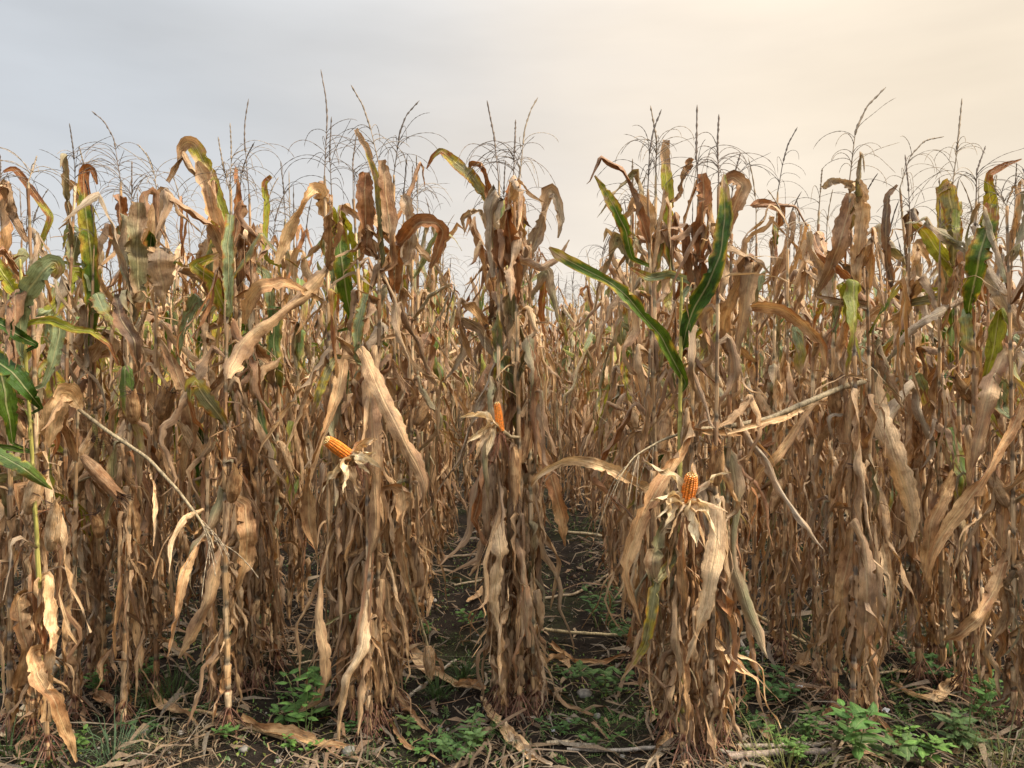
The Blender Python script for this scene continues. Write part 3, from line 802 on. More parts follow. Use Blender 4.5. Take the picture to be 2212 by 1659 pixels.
for i, (key, ft, tp, spk, nb, grn, lab, opt) in enumerate(FRONT):
    r = np.random.default_rng(1000 + i * 7)
    d = ground_d(ft[1]); f = P(ft[0], ft[1], d)
    top = P(tp[0], tp[1], d); top[1] += U(-.05, .05, r)
    o = dict(opt); spike = None
    if spk: spike = [top] + [P(x, y, d + .02 * k) for k, (x, y) in enumerate(spk, 1)]
    pl = grow(r, f[0], f[1], top[2], 0, green=grn, top=top, spike=spike, nb=int(nb * 1.2), **{'tassel': bool(spk), **{k: v for k, v in o.items() if k != 'tassel'}})
    pl.d = d; pl.label = lab; pl.key = key
    for q in range({'c': 7, 'd': 7, 'e': 8, 'g': 5, 'h': 4}.get(key[0], 4)):      # old blades hanging in a skirt to the ground
        zz = U(.30, 1.15, r)
        pl.leaves.append(corn_blade(r, pl.at(zz) + r.uniform(-.012, .012, 3), U(0, 6.28, r), .2 + .2 * zz, 0, 0))
    FP[key] = pl

# ------------------------------------------------------------------ single blades that can be told apart in the photo
# plant, points from the stalk outwards (picture x, y), widths in px, colour, options
BL = [
 ('a5', [(192, 790), (197, 700), (203, 620), (196, 540), (183, 450), (178, 380), (184, 356), (200, 360), (212, 398)], [14, 34, 44, 46, 36, 26, 24, 18, 5], 'green', dict(tipdry=.72, dd=-.05)),
 ('b4', [(480, 700), (476, 560), (470, 500), (455, 430), (438, 370), (428, 350)], [30, 46, 52, 46, 36, 10], 'taupe', dict(dd=-.04, fold=.35)),
 ('b4', [(492, 530), (486, 478), (470, 430), (445, 360), (420, 308), (403, 303), (390, 320), (385, 352)], [20, 38, 40, 40, 42, 38, 26, 6], 'yelg', dict(dd=.05, tipdry=.66)),
 ('c2', [(762, 705), (752, 650), (742, 590), (733, 530), (738, 488)], [8, 34, 44, 40, 14], 'green', dict(dd=-.1, tipdry=.97, edge=.35)),
 ('c2', [(720, 600), (712, 560), (708, 525), (716, 498), (738, 490)], [14, 28, 38, 40, 26], 'blueg', dict(dd=-.05, tipdry=.9)),
 ('e5', [(1476, 750), (1482, 715), (1500, 665), (1530, 615), (1556, 545), (1566, 470), (1564, 410), (1566, 378)], [12, 34, 50, 52, 42, 40, 26, 8], 'deep', dict(dd=-.12, tipdry=.93, edge=.42)),
 ('e5', [(1482, 828), (1455, 780), (1428, 725), (1395, 690), (1355, 640), (1318, 610), (1260, 580), (1205, 550), (1186, 535)], [14, 34, 44, 24, 40, 24, 30, 26, 5], 'green', dict(dd=-.15, tipdry=.97, edge=.40, twist=.5)),
 ('e1', [(1368, 560), (1352, 500), (1330, 450), (1305, 412), (1283, 380)], [16, 30, 30, 20, 5], 'green', dict(dd=-.05, tipdry=.85, edge=.6)),
 ('h3', [(2092, 675), (2098, 630), (2115, 560), (2134, 490), (2142, 440)], [12, 42, 54, 50, 34], 'green', dict(dd=-.12, tipdry=.95, edge=.5)),
 ('h3', [(2142, 520), (2141, 440), (2133, 395), (2136, 376), (2165, 362), (2205, 342)], [30, 32, 22, 18, 16, 3], 'yelg', dict(dd=-.1, tipdry=.55)),
 ('h6', [(2085, 618), (2060, 585), (2030, 545), (1998, 500), (1975, 480)], [14, 34, 38, 28, 12], 'yelg', dict(dd=-.1, tipdry=.98, edge=.3)),
 ('e7', [(1450, 560), (1446, 480), (1441, 400), (1436, 330), (1440, 303)], [16, 26, 32, 26, 18], 'yelg', dict(dd=0, tipdry=.72)),
 ('a1', [(42, 760), (45, 690), (60, 630), (92, 585), (118, 563), (128, 580), (118, 600)], [14, 34, 48, 58, 44, 34, 12], 'blueg', dict(dd=-.1, tipdry=.97, edge=.2)),
 ('a1', [(78, 745), (40, 725), (0, 700), (-40, 665)], [12, 32, 34, 20], 'deep', dict(dd=-.15, tipdry=1.2, edge=.15)),
 ('a1', [(88, 880), (60, 845), (25, 805), (-30, 765)], [10, 40, 50, 40], 'deep', dict(dd=-.15, tipdry=1.2, edge=.2)),
 ('a1', [(30, 960), (20, 900), (10, 850), (-10, 780)], [10, 40, 50, 40], 'green', dict(dd=-.05, tipdry=1.2, edge=.2)),
 ('a1', [(-50, 960), (0, 985), (50, 1010), (88, 1038), (114, 1056)], [20, 34, 36, 26, 3], 'green', dict(dd=-.3, tipdry=1.1, edge=.35)),
 ('a1', [(55, 640), (25, 620), (0, 580), (-20, 540)], [14, 38, 40, 20], 'yelg', dict(dd=-.1, tipdry=1.2)),
 ('a1', [(60, 700), (110, 690), (160, 712), (200, 715), (240, 745), (255, 790)], [14, 22, 20, 16, 12, 4], 'yelg', dict(dd=-.06, tipdry=.7)),
 ('a1', [(95, 830), (118, 770), (130, 720), (125, 680)], [12, 32, 34, 12], 'blueg', dict(dd=.02, tipdry=1.2, edge=.2)),
 ('a5', [(75, 560), (110, 470), (60, 400), (30, 362), (8, 372)], [10, 16, 20, 16, 6], 'yelg', dict(dd=.1, tipdry=.55)),
 ('b5', [(575, 560), (572, 500), (576, 440), (572, 395), (588, 378), (566, 400)], [14, 16, 18, 16, 10, 4], 'yelg', dict(dd=0, tipdry=.8)),
 ('b5', [(588, 690), (584, 640), (572, 590), (546, 570)], [18, 26, 28, 26], 'blueg', dict(dd=-.05, tipdry=1.2)),
 ('b4', [(495, 690), (480, 650), (460, 605), (432, 585), (418, 575), (455, 558), (475, 545)], [20, 44, 40, 30, 26, 20, 8], 'yelg', dict(dd=-.1, tipdry=.9, edge=.7)),
 ('b1', [(497, 670), (494, 600), (492, 530), (500, 465)], [18, 30, 34, 24], 'blueg', dict(dd=-.04, tipdry=1.2)),
 ('d4', [(1050, 425), (1020, 385), (985, 350), (952, 326), (935, 340), (922, 362)], [26, 34, 28, 18, 12, 3], 'olive', dict(dd=-.1, tipdry=.72, edge=.8)),
 ('d4', [(1060, 500), (1035, 455), (1015, 458), (998, 470), (1002, 505)], [16, 12, 16, 12, 4], 'grey', dict(dd=-.1)),
 ('d4', [(1075, 520), (1066, 460), (1052, 400), (1040, 352), (1018, 350), (1010, 370)], [14, 20, 22, 20, 14, 5], 'rust', dict(dd=-.05)),
 ('c5', [(768, 775), (772, 720), (780, 670), (790, 635)], [14, 28, 34, 20], 'blueg', dict(dd=-.05, tipdry=1.2)),
 ('h6', [(2050, 640), (2046, 560), (2043, 480), (2040, 420), (2030, 400)], [30, 40, 40, 34, 22], 'olive', dict(dd=-.03, tipdry=.9)),
 ('e5', [(1494, 910), (1490, 930), (1474, 972), (1450, 1010), (1420, 1060), (1385, 1120), (1360, 1190), (1350, 1230), (1366, 1290), (1386, 1350)], [16, 34, 36, 34, 36, 34, 30, 22, 14, 3], 'tan', dict(dd=-.22, ddt=-.25)),
 # dry blades
 ('c1', [(718, 560), (700, 590), (650, 645), (600, 680), (545, 720), (512, 755), (498, 790), (496, 818)], [26, 34, 36, 40, 50, 60, 50, 12], 'tan', dict(dd=-.2, ddt=-.3, fold=.6)),
 ('c1', [(695, 648), (660, 630), (610, 608), (565, 620), (540, 650), (525, 700)], [8, 16, 26, 34, 36, 12], 'tan', dict(dd=-.25)),
 ('c1', [(705, 470), (700, 430), (688, 405), (668, 425), (640, 465), (612, 520), (598, 570)], [30, 38, 40, 36, 32, 34, 14], 'pale', dict(dd=-.1)),
 ('d2', [(1120, 640), (1108, 560), (1098, 490), (1096, 430), (1110, 395)], [18, 36, 44, 36, 16], 'rust', dict(dd=-.08)),
 ('d3', [(1130, 600), (1150, 540), (1175, 470), (1190, 410), (1205, 430), (1212, 480), (1205, 515)], [20, 40, 44, 40, 24, 16, 5], 'grey', dict(dd=-.03)),
 ('d1', [(1085, 560), (1075, 520), (1068, 460), (1075, 415), (1060, 450), (1058, 510), (1066, 600)], [14, 26, 40, 40, 40, 34, 10], 'grey', dict(dd=-.12)),
 ('d2', [(1098, 520), (1120, 560), (1170, 580), (1200, 560), (1230, 520)], [14, 20, 18, 16, 4], 'brown', dict(dd=-.12)),
 ('e1', [(1440, 1075), (1402, 1060), (1368, 1045), (1330, 1018), (1280, 998), (1235, 992), (1190, 1005), (1160, 1030), (1150, 1050)], [10, 26, 28, 30, 24, 22, 18, 14, 5], 'pale', dict(dd=-.3, ddt=-.2, fold=.15)),
 ('c5', [(772, 745), (790, 770), (815, 830), (845, 895), (868, 940), (900, 1000), (916, 1050), (915, 1090)], [20, 34, 38, 38, 40, 36, 20, 4], 'tan', dict(dd=-.16)),
 ('c5', [(790, 790), (800, 830), (803, 900), (806, 1000), (812, 1090), (810, 1150), (800, 1195)], [36, 42, 38, 40, 42, 38, 8], 'tan', dict(dd=-.12, fold=.2, ruffle=.002)),
 ('c5', [(745, 770), (738, 820), (715, 900), (690, 970), (665, 1050), (668, 1130), (682, 1195)], [20, 30, 34, 34, 38, 34, 5], 'tan', dict(dd=-.18)),
 ('c5', [(724, 770), (705, 800), (690, 850), (672, 900)], [14, 24, 20, 5], 'olive', dict(dd=-.1)),
 ('g2', [(1884, 790), (1892, 850), (1912, 930), (1935, 1000), (1960, 1060), (1972, 1110), (1968, 1170)], [30, 44, 52, 50, 42, 34, 8], 'pale', dict(dd=-.14, fold=.25, ruffle=.002)),
 ('g2', [(1874, 880), (1760, 870), (1715, 930), (1680, 985), (1640, 1020), (1622, 1060), (1618, 1115)], [8, 8, 18, 22, 26, 24, 6], 'tan', dict(dd=-.2)),
 ('g2', [(1876, 765), (1900, 790), (1930, 840), (1952, 880)], [14, 20, 20, 4], 'tan', dict(dd=-.1)),
 ('g2', [(1874, 690), (1868, 700), (1845, 740), (1828, 780), (1800, 820), (1790, 860)], [14, 20, 20, 16, 14, 4], 'taupe', dict(dd=-.1)),
 ('e6', [(1562, 960), (1580, 990), (1592, 1060), (1582, 1150), (1588, 1230), (1612, 1310), (1640, 1370), (1658, 1425)], [20, 34, 38, 34, 24, 30, 26, 4], 'mix', dict(dd=-.1, ddt=-.2)),
 ('e4', [(1535, 1055), (1545, 1090), (1548, 1160), (1535, 1240), (1525, 1310), (1500, 1370), (1480, 1430)], [16, 34, 40, 40, 34, 30, 6], 'pale', dict(dd=-.16)),
 ('e3', [(1470, 1180), (1440, 1230), (1415, 1260), (1405, 1330), (1395, 1390), (1340, 1470)], [14, 30, 32, 30, 24, 3], 'olive', dict(dd=-.16)),
 ('e3', [(1450, 1120), (1425, 1150), (1410, 1210), (1420, 1290), (1425, 1350)], [20, 34, 36, 30, 10], 'mix', dict(dd=-.12)),
 ('e3', [(1480, 1080), (1478, 1130), (1472, 1210), (1480, 1290), (1476, 1340)], [20, 34, 30, 24, 6], 'tan', dict(dd=-.15)),
 ('a4', [(172, 880), (150, 850), (128, 848), (118, 880), (112, 920), (105, 965)], [14, 50, 58, 54, 42, 6], 'pale', dict(dd=-.15, fold=.2)),
 ('a7', [(342, 735), (358, 745), (378, 800), (402, 860), (416, 920), (405, 975), (392, 1040)], [16, 26, 32, 34, 38, 30, 5], 'tan', dict(dd=-.2)),
 ('a2', [(62, 1275), (40, 1290), (45, 1350), (60, 1400), (42, 1480), (28, 1560)], [18, 46, 34, 24, 46, 5], 'tan', dict(dd=-.16, ruffle=.008)),
 ('a1', [(103, 1240), (103, 1290), (106, 1350), (118, 1400), (104, 1450), (100, 1560)], [22, 26, 34, 30, 26, 24], 'pale', dict(dd=-.1, ruffle=.006)),
 ('a1', [(100, 1400), (72, 1412), (85, 1460), (120, 1520), (140, 1580), (165, 1645)], [14, 30, 34, 32, 26, 5], 'tan', dict(dd=-.2)),
 ('b1', [(498, 1080), (490, 1150), (468, 1220), (448, 1300), (420, 1360), (385, 1425)], [18, 30, 34, 40, 34, 4], 'tan', dict(dd=-.2)),
 ('b1', [(505, 1075), (530, 1090), (536, 1150), (530, 1220), (512, 1275)], [16, 32, 38, 34, 6], 'tan', dict(dd=-.12)),
 ('c1', [(738, 1120), (712, 1170), (690, 1250), (685, 1330), (702, 1400), (706, 1470), (690, 1515), (640, 1542)], [14, 18, 18, 18, 24, 26, 18, 3], 'tan', dict(dd=-.2)),
 ('c5', [(795, 1270), (792, 1330), (780, 1400), (755, 1470), (735, 1530), (730, 1610)], [18, 30, 32, 30, 26, 4], 'pale', dict(dd=-.15)),
 ('c5', [(845, 1050), (870, 1060), (868, 1130), (872, 1200), (880, 1280)], [14, 36, 34, 26, 5], 'tan', dict(dd=-.1)),
 ('e6', [(1565, 760), (1562, 700), (1580, 640), (1612, 575), (1630, 560), (1612, 640), (1598, 720), (1590, 780)], [14, 30, 34, 40, 44, 34, 24, 6], 'tan', dict(dd=-.18)),
 ('e4', [(1512, 610), (1512, 540), (1518, 470), (1520, 410), (1517, 375)], [26, 44, 48, 38, 20], 'rust', dict(dd=-.04)),
 ('e4', [(1548, 560), (1568, 500), (1588, 440), (1608, 400), (1585, 380), (1555, 402)], [20, 34, 36, 38, 30, 22], 'brown', dict(dd=-.05)),
 ('e2', [(1408, 560), (1400, 490), (1392, 450), (1378, 430), (1350, 470)], [20, 38, 42, 36, 10], 'taupe', dict(dd=-.05)),
 ('e7', [(1470, 420), (1475, 380), (1488, 350), (1496, 352)], [12, 18, 22, 14], 'brown', dict(dd=-.02)),
 ('g1', [(1850, 620), (1856, 540), (1862, 470), (1858, 410), (1848, 395)], [14, 34, 36, 28, 20], 'taupe', dict(dd=-.05)),
 ('g1', [(1842, 400), (1820, 392), (1795, 395), (1776, 408)], [20, 22, 20, 12], 'grey', dict(dd=-.08)),
 ('g3', [(1760, 640), (1790, 590), (1812, 530), (1830, 470), (1845, 420)], [10, 26, 40, 40, 26], 'brown', dict(dd=-.08)),
 ('g3', [(1790, 650), (1778, 600), (1758, 540), (1745, 500)], [18, 34, 36, 24], 'grey', dict(dd=.03)),
 ('f1', [(1690, 480), (1688, 450), (1640, 436), (1620, 445), (1665, 446), (1720, 446), (1745, 490)], [14, 18, 20, 8, 12, 14, 6], 'rust', dict(dd=-.1)),
 ('c3', [(845, 570), (840, 480), (832, 400), (826, 345)], [26, 38, 36, 20], 'brown', dict(dd=-.04)),
 ('c3', [(795, 540), (790, 470), (786, 410), (792, 372)], [20, 40, 40, 24], 'rust', dict(dd=-.03)),
 ('c3', [(828, 560), (822, 470), (812, 380), (795, 320), (774, 290), (768, 278)], [12, 16, 18, 16, 18, 12], 'olive', dict(dd=-.06, tipdry=.6)),
 ('c4', [(852, 620), (855, 560), (875, 510), (905, 480), (940, 480), (958, 500), (945, 550), (930, 580)], [26, 44, 50, 44, 30, 28, 20, 6], 'rust', dict(dd=-.15)),
 ('c4', [(880, 560), (888, 500), (880, 440), (868, 420)], [24, 36, 34, 14], 'grey', dict(dd=-.02)),
 ('a6', [(285, 700), (295, 640), (312, 560), (332, 480), (350, 410), (362, 420), (368, 455)], [24, 42, 44, 40, 30, 22, 6], 'taupe', dict(dd=-.08)),
 ('a8', [(300, 640), (298, 560), (296, 500), (300, 440)], [30, 44, 46, 30], 'mix', dict(dd=-.03)),
 ('a8', [(250, 640), (262, 690), (290, 740), (300, 800)], [14, 30, 36, 6], 'dark', dict(dd=-.2)),
 ('a7', [(350, 560), (345, 530), (342, 560), (352, 620), (350, 670)], [34, 60, 62, 44, 8], 'taupe', dict(dd=-.1)),
 ('e6', [(1590, 690), (1605, 665), (1650, 660), (1690, 665), (1735, 700), (1775, 745), (1782, 790)], [14, 22, 30, 28, 28, 26, 6], 'tanrust', dict(dd=-.1)),
 ('e5', [(1474, 640), (1500, 610), (1450, 590), (1400, 600), (1360, 578)], [14, 20, 26, 26, 10], 'blueg', dict(dd=.1, tipdry=.9)),
 ('h5', [(2215, 860), (2190, 920), (2150, 985), (2120, 1045), (2060, 1120), (2020, 1180), (2000, 1250)], [24, 34, 34, 36, 30, 24, 4], 'tan', dict(dd=-.15)),
 ('h4', [(2175, 740), (2150, 800), (2135, 860), (2110, 960), (2100, 1010)], [20, 40, 42, 30, 5], 'tanrust', dict(dd=-.1)),
 ('h4', [(2178, 1200), (2150, 1270), (2110, 1340), (2070, 1370), (2035, 1385)], [20, 34, 32, 22, 3], 'tan', dict(dd=-.2)),
 ('h2', [(2070, 1000), (2040, 1060), (2010, 1130), (2000, 1210), (2010, 1270)], [16, 30, 34, 26, 5], 'tan', dict(dd=-.1)),
 ('g4', [(1800, 1090), (1838, 1100), (1842, 1180), (1820, 1270), (1815, 1340), (1790, 1410)], [16, 36, 40, 30, 30, 4], 'tan', dict(dd=-.2)),
 ('g1', [(1843, 1120), (1868, 1170), (1872, 1270), (1868, 1360), (1855, 1420)], [20, 34, 42, 36, 6], 'tan', dict(dd=-.12, fold=.15, ruffle=.004)),
 ('g2', [(1888, 1090), (1905, 1180), (1920, 1260), (1915, 1360), (1890, 1470), (1876, 1580)], [14, 26, 24, 24, 22, 4], 'pale', dict(dd=-.2)),
 ('d1', [(1090, 1090), (1072, 1130), (1082, 1200), (1068, 1290), (1080, 1380)], [18, 34, 36, 30, 6], 'pale', dict(dd=-.18, ruffle=.006)),
 ('d1', [(1080, 970), (1058, 1020), (1050, 1100), (1056, 1180)], [12, 24, 26, 5], 'brown', dict(dd=-.12)),
 ('d2', [(1115, 1160), (1130, 1200), (1135, 1290), (1140, 1400)], [18, 34, 34, 20], 'brown', dict(dd=-.12)),
 ('d3', [(1150, 900), (1180, 1000), (1205, 1080), (1218, 1130), (1220, 1180)], [14, 28, 36, 28, 4], 'tanrust', dict(dd=-.1)),
 ('h1', [(1935, 640), (1915, 560), (1912, 490), (1920, 420), (1938, 398)], [10, 18, 20, 16, 6], 'dark', dict(dd=-.05)),
 ('h2', [(2062, 560), (2060, 500), (2056, 450), (2046, 395), (2022, 420)], [20, 40, 42, 36, 10], 'olive', dict(dd=-.06, tipdry=.85)),
 ('h2', [(2090, 640), (2060, 660), (2000, 690), (1960, 720), (1930, 760)], [14, 22, 22, 18, 4], 'grey', dict(dd=-.12)),
 ('h3', [(2100, 480), (2120, 560), (2160, 640), (2200, 700), (2240, 740)], [14, 30, 34, 30, 20], 'grey', dict(dd=-.12)),
]
for i, (key, pts, wd, kind, o) in enumerate(BL):
    r = np.random.default_rng(5000 + i)
    pl = FP[key]; o = dict(o)
    zb = P(*pts[0], pl.d)[2]
    root = pl.at(min(max(zb - .03, .05), pl.path[-1, 2]))
    dist = np.linalg.norm(P(*pts[0], pl.d)[[0, 2]] - root[[0, 2]])
    if dist > .25: root = None if pts[0][0] < -20 else root
    pl.leaves.append(px_blade(r, pl.d, pts, wd, kind, root=root, **o))

# broken tops that hang or lean over, with their own tassel
def broken_top(pl, pts, rads, ta=None, ntas=8, kind=(.30, .235, .14), dd=0.0, seed=1):
    r = np.random.default_rng(seed)
    W3 = np.array([P(x, y, pl.d - (.03 if i == 0 else .14) - dd * i / (len(pts) - 1)) for i, (x, y) in enumerate(pts)])
    seg = np.concatenate([[0], np.cumsum(np.linalg.norm(np.diff(W3, axis=0), axis=1))]); n = 60
    q = np.linspace(0, seg[-1], n); p = np.stack([np.interp(q, seg, W3[:, i]) for i in range(3)], 1)
    for _ in range(2): p[1:-1] = (p[:-2] + 2 * p[1:-1] + p[2:]) / 4
    rad = np.interp(q, seg, np.array(rads) / F * pl.d / 2)
    ring = np.zeros(n); ring[8::13] = .25
    rad = rad * (1 + ring)
    cm = np.array(kind)[None] * (1 - .5 * (ring > 0))[:, None] * (1 + .12 * noise1(r, n, 9))[:, None]
    sg = Geo(); tube(sg, p, rad, 7, colmap=cm, bump=.06, r=r)
    arms = []
    for i in range(ntas):
        b0 = p[int(n * U(.80, .99, r))]; L = U(.16, .28, r); m = 22
        d0 = norm(p[-1] - p[-6]); s = np.linspace(0, 1, m)[:, None]
        D = norm(d0 + .35 * r.normal(size=3) + np.array([0, 0, -1.3]) * s * (ta or 1)) * L / m
        qq = b0 + np.cumsum(D, 0); g = Geo()
        bumpy(g, qq, .0022, .0018, r, 3, np.array([.30, .235, .155]) * U(.8, 1.2, r)); arms.append(g)
    def fn(o, org):
        t = part('broken_top', sg, M_STALK, o, org)
        for g in arms: part('branch', g, M_TASSEL, t, org)
    pl.extra.append(fn)
broken_top(FP['a4'], [(172, 886), (230, 930), (320, 990), (385, 1060), (430, 1120), (455, 1160), (462, 1185)], [8, 7.5, 7, 6, 5, 3.5, 2.5], ta=1.0, ntas=9, dd=.35, seed=3)
broken_top(FP['g2'], [(1878, 822), (1820, 836), (1760, 862), (1660, 905), (1560, 924), (1500, 927), (1430, 950), (1370, 985), (1335, 1035)], [12, 11, 11, 10, 9, 7, 4, 3, 2], ta=.9, ntas=8, dd=.55, seed=4)
for key, pts, wd, k in [('a4', [(425, 1120), (440, 1100), (400, 1120), (370, 1180), (365, 1240)], [4, 12, 18, 14, 3], 'pale'),
                        ('a4', [(440, 1130), (420, 1150), (385, 1130), (350, 1180), (330, 1250)], [4, 10, 14, 10, 3], 'tan'),
                        ('a4', [(450, 1160), (430, 1170), (400, 1240), (385, 1330), (360, 1420)], [6, 18, 26, 24, 4], 'tan'),
                        ('a4', [(320, 1000), (330, 1040), (338, 1100), (335, 1180)], [6, 12, 12, 3], 'pale'),
                        ('g2', [(1800, 845), (1740, 880), (1690, 905), (1640, 918), (1570, 935)], [10, 18, 16, 18, 6], 'pale'),
                        ('g2', [(1700, 890), (1640, 925), (1580, 940), (1530, 935), (1490, 925)], [10, 14, 22, 24, 6], 'tan')]:
    FP[key].leaves.append(px_blade(np.random.default_rng(int(pts[1][0])), FP[key].d, pts, np.array(wd) * .7, k, dd=-.52, ddt=-.62, fold=.4))

# orange cobs
def cob_on(key, base, tip, R, hd, sd, ddb=-.05, ddt=-.10, hl=.13, seed=1, kinds=('husk', 'husk', 'pale')):
    pl = FP[key]; r = np.random.default_rng(seed)
    b = P(*base, pl.d + ddb); t = P(*tip, pl.d + ddt)
    shank = Geo(); rt = pl.at(b[2] - .05)
    tube(shank, np.array([rt, (rt + b) / 2 + [0, 0, -.01], b + (t - b) * .03]), [.007, .008, R * .8], 7, (.42, .33, .2), r=r)
    def fn(o, org):
        e = open_cob(o, org, b, t, R, r, hd, sd, hl, kinds)
        part('shank', shank, M_STALK, e, org)
    pl.extra.append(fn)
cob_on('c5', (764, 992), (702, 948), .0265, [(1, -.4, .3), (.8, -.6, -.3), (.5, -.5, -.9), (0, -.6, -1), (-.6, -.5, -.9), (.9, -.2, .7), (.2, -.9, -.6), (1, -.5, -.1), (.6, .3, .5)], (.6, -.5, -.6), -.22, -.30, .16, 31)
cob_on('d2', (1082, 932), (1073, 868), .0165, [(-1, -.3, -.5), (-1, -.4, -.9), (-.8, -.5, -1.2), (-.4, -.6, -1.), (-.9, 0, .3)], (-.8, -.3, -1), -.24, -.24, .17, 32)
cob_on('e5', (1482, 1092), (1495, 1022), .0275, [(-1, -.5, .2), (-1, -.6, -.3), (-.7, -.7, -.9), (0, -.8, -1), (.5, -.7, -.9), (1, -.5, -.1), (-.8, -.2, .8), (.8, -.3, .8), (.2, -.9, -1.2), (-.9, -.6, -.7)], (.3, -.5, -1), -.26, -.30, .18, 33)

# closed ears that the photo shows clearly: plant, base, tip, radius
for i, (key, b, t, R) in enumerate([('a8', (290, 915), (285, 845), .028), ('a7', (345, 905), (355, 840), .026), ('b1', (500, 1085), (512, 1010), .026),
        ('b2', (537, 950), (545, 880), .024), ('d1', (1110, 965), (1115, 1085), .022), ('e6', (1542, 1100), (1535, 1015), .030), ('h2', (2100, 870), (2062, 815), .024),
        ('a2', (60, 1110), (88, 1020), .028), ('a1', (108, 1190), (122, 1090), .026), ('a4', (178, 985), (262, 1075), .026), ('a4', (215, 1160), (208, 1110), .025),
        ('b2', (552, 860), (548, 790), .024), ('g4', (1806, 900), (1800, 820), .026), ('c2', (700, 830), (708, 770), .025)]):
    pl = FP[key]; r = np.random.default_rng(700 + i)
    B = P(*b, pl.d - .10); T = P(*t, pl.d - .15)
    pl.ears.append(husk_ear(r, B, T - B, np.linalg.norm(T - B), R))

for key, pl in FP.items(): emit(pl, pl.label, GROUP)

# ------------------------------------------------------------------ the rows behind
def in_view(x, y, m=1.02): return abs(x) < y * (1106 / F) * m + .25
cand = []
rr = np.random.default_rng(77)
foot_front = np.array([pl.foot[:2] for pl in FP.values()])
for k in range(-25, 26):
    y = 3.0 + U(0, .25, rr)
    if abs(k) > 4: y = 3.0 + U(0, .2, rr)
    while y < 17.3:
        y += U(.15, .25, rr)
        if rr.uniform() < .06: y += U(.1, .3, rr); continue
        jt = .05 + .028 * max(0, min(y, 10) - 4.5)
        x = -.04 + .7 * k + .015 * y + U(-jt, jt, rr) + .05 * sin(y * .9 + k * 2.1)
        if y > 6.2 and rr.uniform() < .34: x += U(.15, .55, rr)
        if abs(x) > y * .70 + 1.1: continue
        if -2.42 < x < 2.42 and y < 3.5: continue
        if np.min(np.hypot(foot_front[:, 0] - x, foot_front[:, 1] - y)) < .10: continue
        cand.append((x, y, k))
view = sorted([c for c in cand if in_view(c[0], c[1])], key=lambda c: c[1])
NFULL, NIND = 120, 300 - len(FRONT)
ind = view[:NIND]; indset = set(ind); rest = [c for c in cand if c not in indset]
ROWN = {0: 'centre row behind the lone centre clump', -1: 'row behind the clump with the sideways orange cob', 1: 'row behind the clump with the upright orange cob',
        2: 'row behind the umbrella tassel', 3: 'row behind the tall right-hand spike', -2: 'row behind the tall yellow-green leaf', -3: 'row behind the hooked tassel',
        -4: 'row running past the left edge'}
_O = ['', 'first', 'second', 'third', 'fourth', 'fifth', 'sixth', 'seventh', 'eighth', 'ninth', 'tenth', 'eleventh', 'twelfth']
for _k in range(1, 10):
    ROWN[3 + _k] = '%s row right of the tall right-hand spike' % _O[_k]
    if _k > 1: ROWN[-3 - _k] = '%s row left of the hooked tassel' % _O[_k]
ORD = ['first', 'second', 'third', 'fourth', 'fifth', 'sixth', 'seventh', 'eighth']
seen = {}
def height(r, x, y):
    return 2.36 + .07 * sin(x * 1.3 + y * .7) + U(-.20, .14, r) - .006 * max(0, y - 6)
for i, (x, y, k) in enumerate(ind):
    r = np.random.default_rng(20000 + i)
    lod = 0 if y < 4.2 else 1
    gp = .24 + .26 * (x < -.15 * y) + .06 * r.uniform()
    pl = grow(r, x, y, height(r, x, y), lod, green=gp, tassel=r.uniform() < .8)
    j = seen.get(k, 0); seen[k] = j + 1
    rn = ROWN.get(k, 'rows at the left side of the field' if k < 0 else 'rows at the right side of the field')
    if k in ROWN and j < 6: lab = 'dry corn plant, %s in the %s' % (ORD[j], rn)
    elif k in ROWN: lab = 'dry brown corn plant deep in the %s' % rn
    else: lab = 'dry brown corn plant in the far %s' % rn
    emit(pl, lab, 'corn plants deep in the %s' % rn if not (k in ROWN and j < 6) else GROUP, full=i < NFULL)

# the rest of the field: one mass, grown from thirty plants turned and scaled
protos = []
for q in range(34):
    r = np.random.default_rng(40000 + q)
    pl = grow(r, 0, 0, 2.2 + U(-.12, .12, r), 2, green=.16 + .3 * (q % 3 == 0), tassel=q % 5 > 0, nb=7)
    A, B = Geo(), Geo()
    for g, gr in pl.leaves:
        (B if gr else A).add(*g.arrays())
    A.add(*pl.stalk.arrays()); A.add(*pl.shreds.arrays())
    if pl.tassel: A.add(*pl.tassel[0].arrays())
    if not B.n: B = None
    protos.append((A.arrays(), B.arrays() if B else None))
fieldA, fieldB = Geo(), Geo()
r = np.random.default_rng(9)
for (x, y, k) in rest:
    a, b = protos[int(r.integers(0, len(protos)))]
    th = r.uniform(0, 6.28); s = height(r, x, y) / 2.2; w_ = U(.9, 1.15, r); lx, ly = r.uniform(-.05, .05, 2)
    M = np.array([[cos(th) * w_, -sin(th) * w_, lx], [sin(th) * w_, cos(th) * w_, ly], [0, 0, s]])
    cj = np.clip(1 + r.uniform(-.14, .14) + r.uniform(-.03, .03, 3), 0, 2)
    for src, dst in ((a, fieldA), (b, fieldB)):
        if src is None: continue
        V = src[0] @ M.T + [x, y, 0]
        dst.add(V, src[1], src[2], src[3] * cj, (src[4] + r.uniform()) % 1)
for nm, g, mt, lb in (('corn_field_mass', fieldA, M_LEAF, 'uncounted dry corn plants filling the depth of the field'), ('green_corn_leaves_mass', fieldB, M_GREEN, 'green leaves still living on the far corn plants')):
    tag(link(nm, make_mesh(nm, g, mt)), lb, 'corn field' if mt is M_LEAF else 'corn leaves', kind='stuff')
print('plants', len(view), 'rest', len(rest), 'quads', sum(len(q) for q in fieldA.Q) + sum(len(q) for q in fieldB.Q))

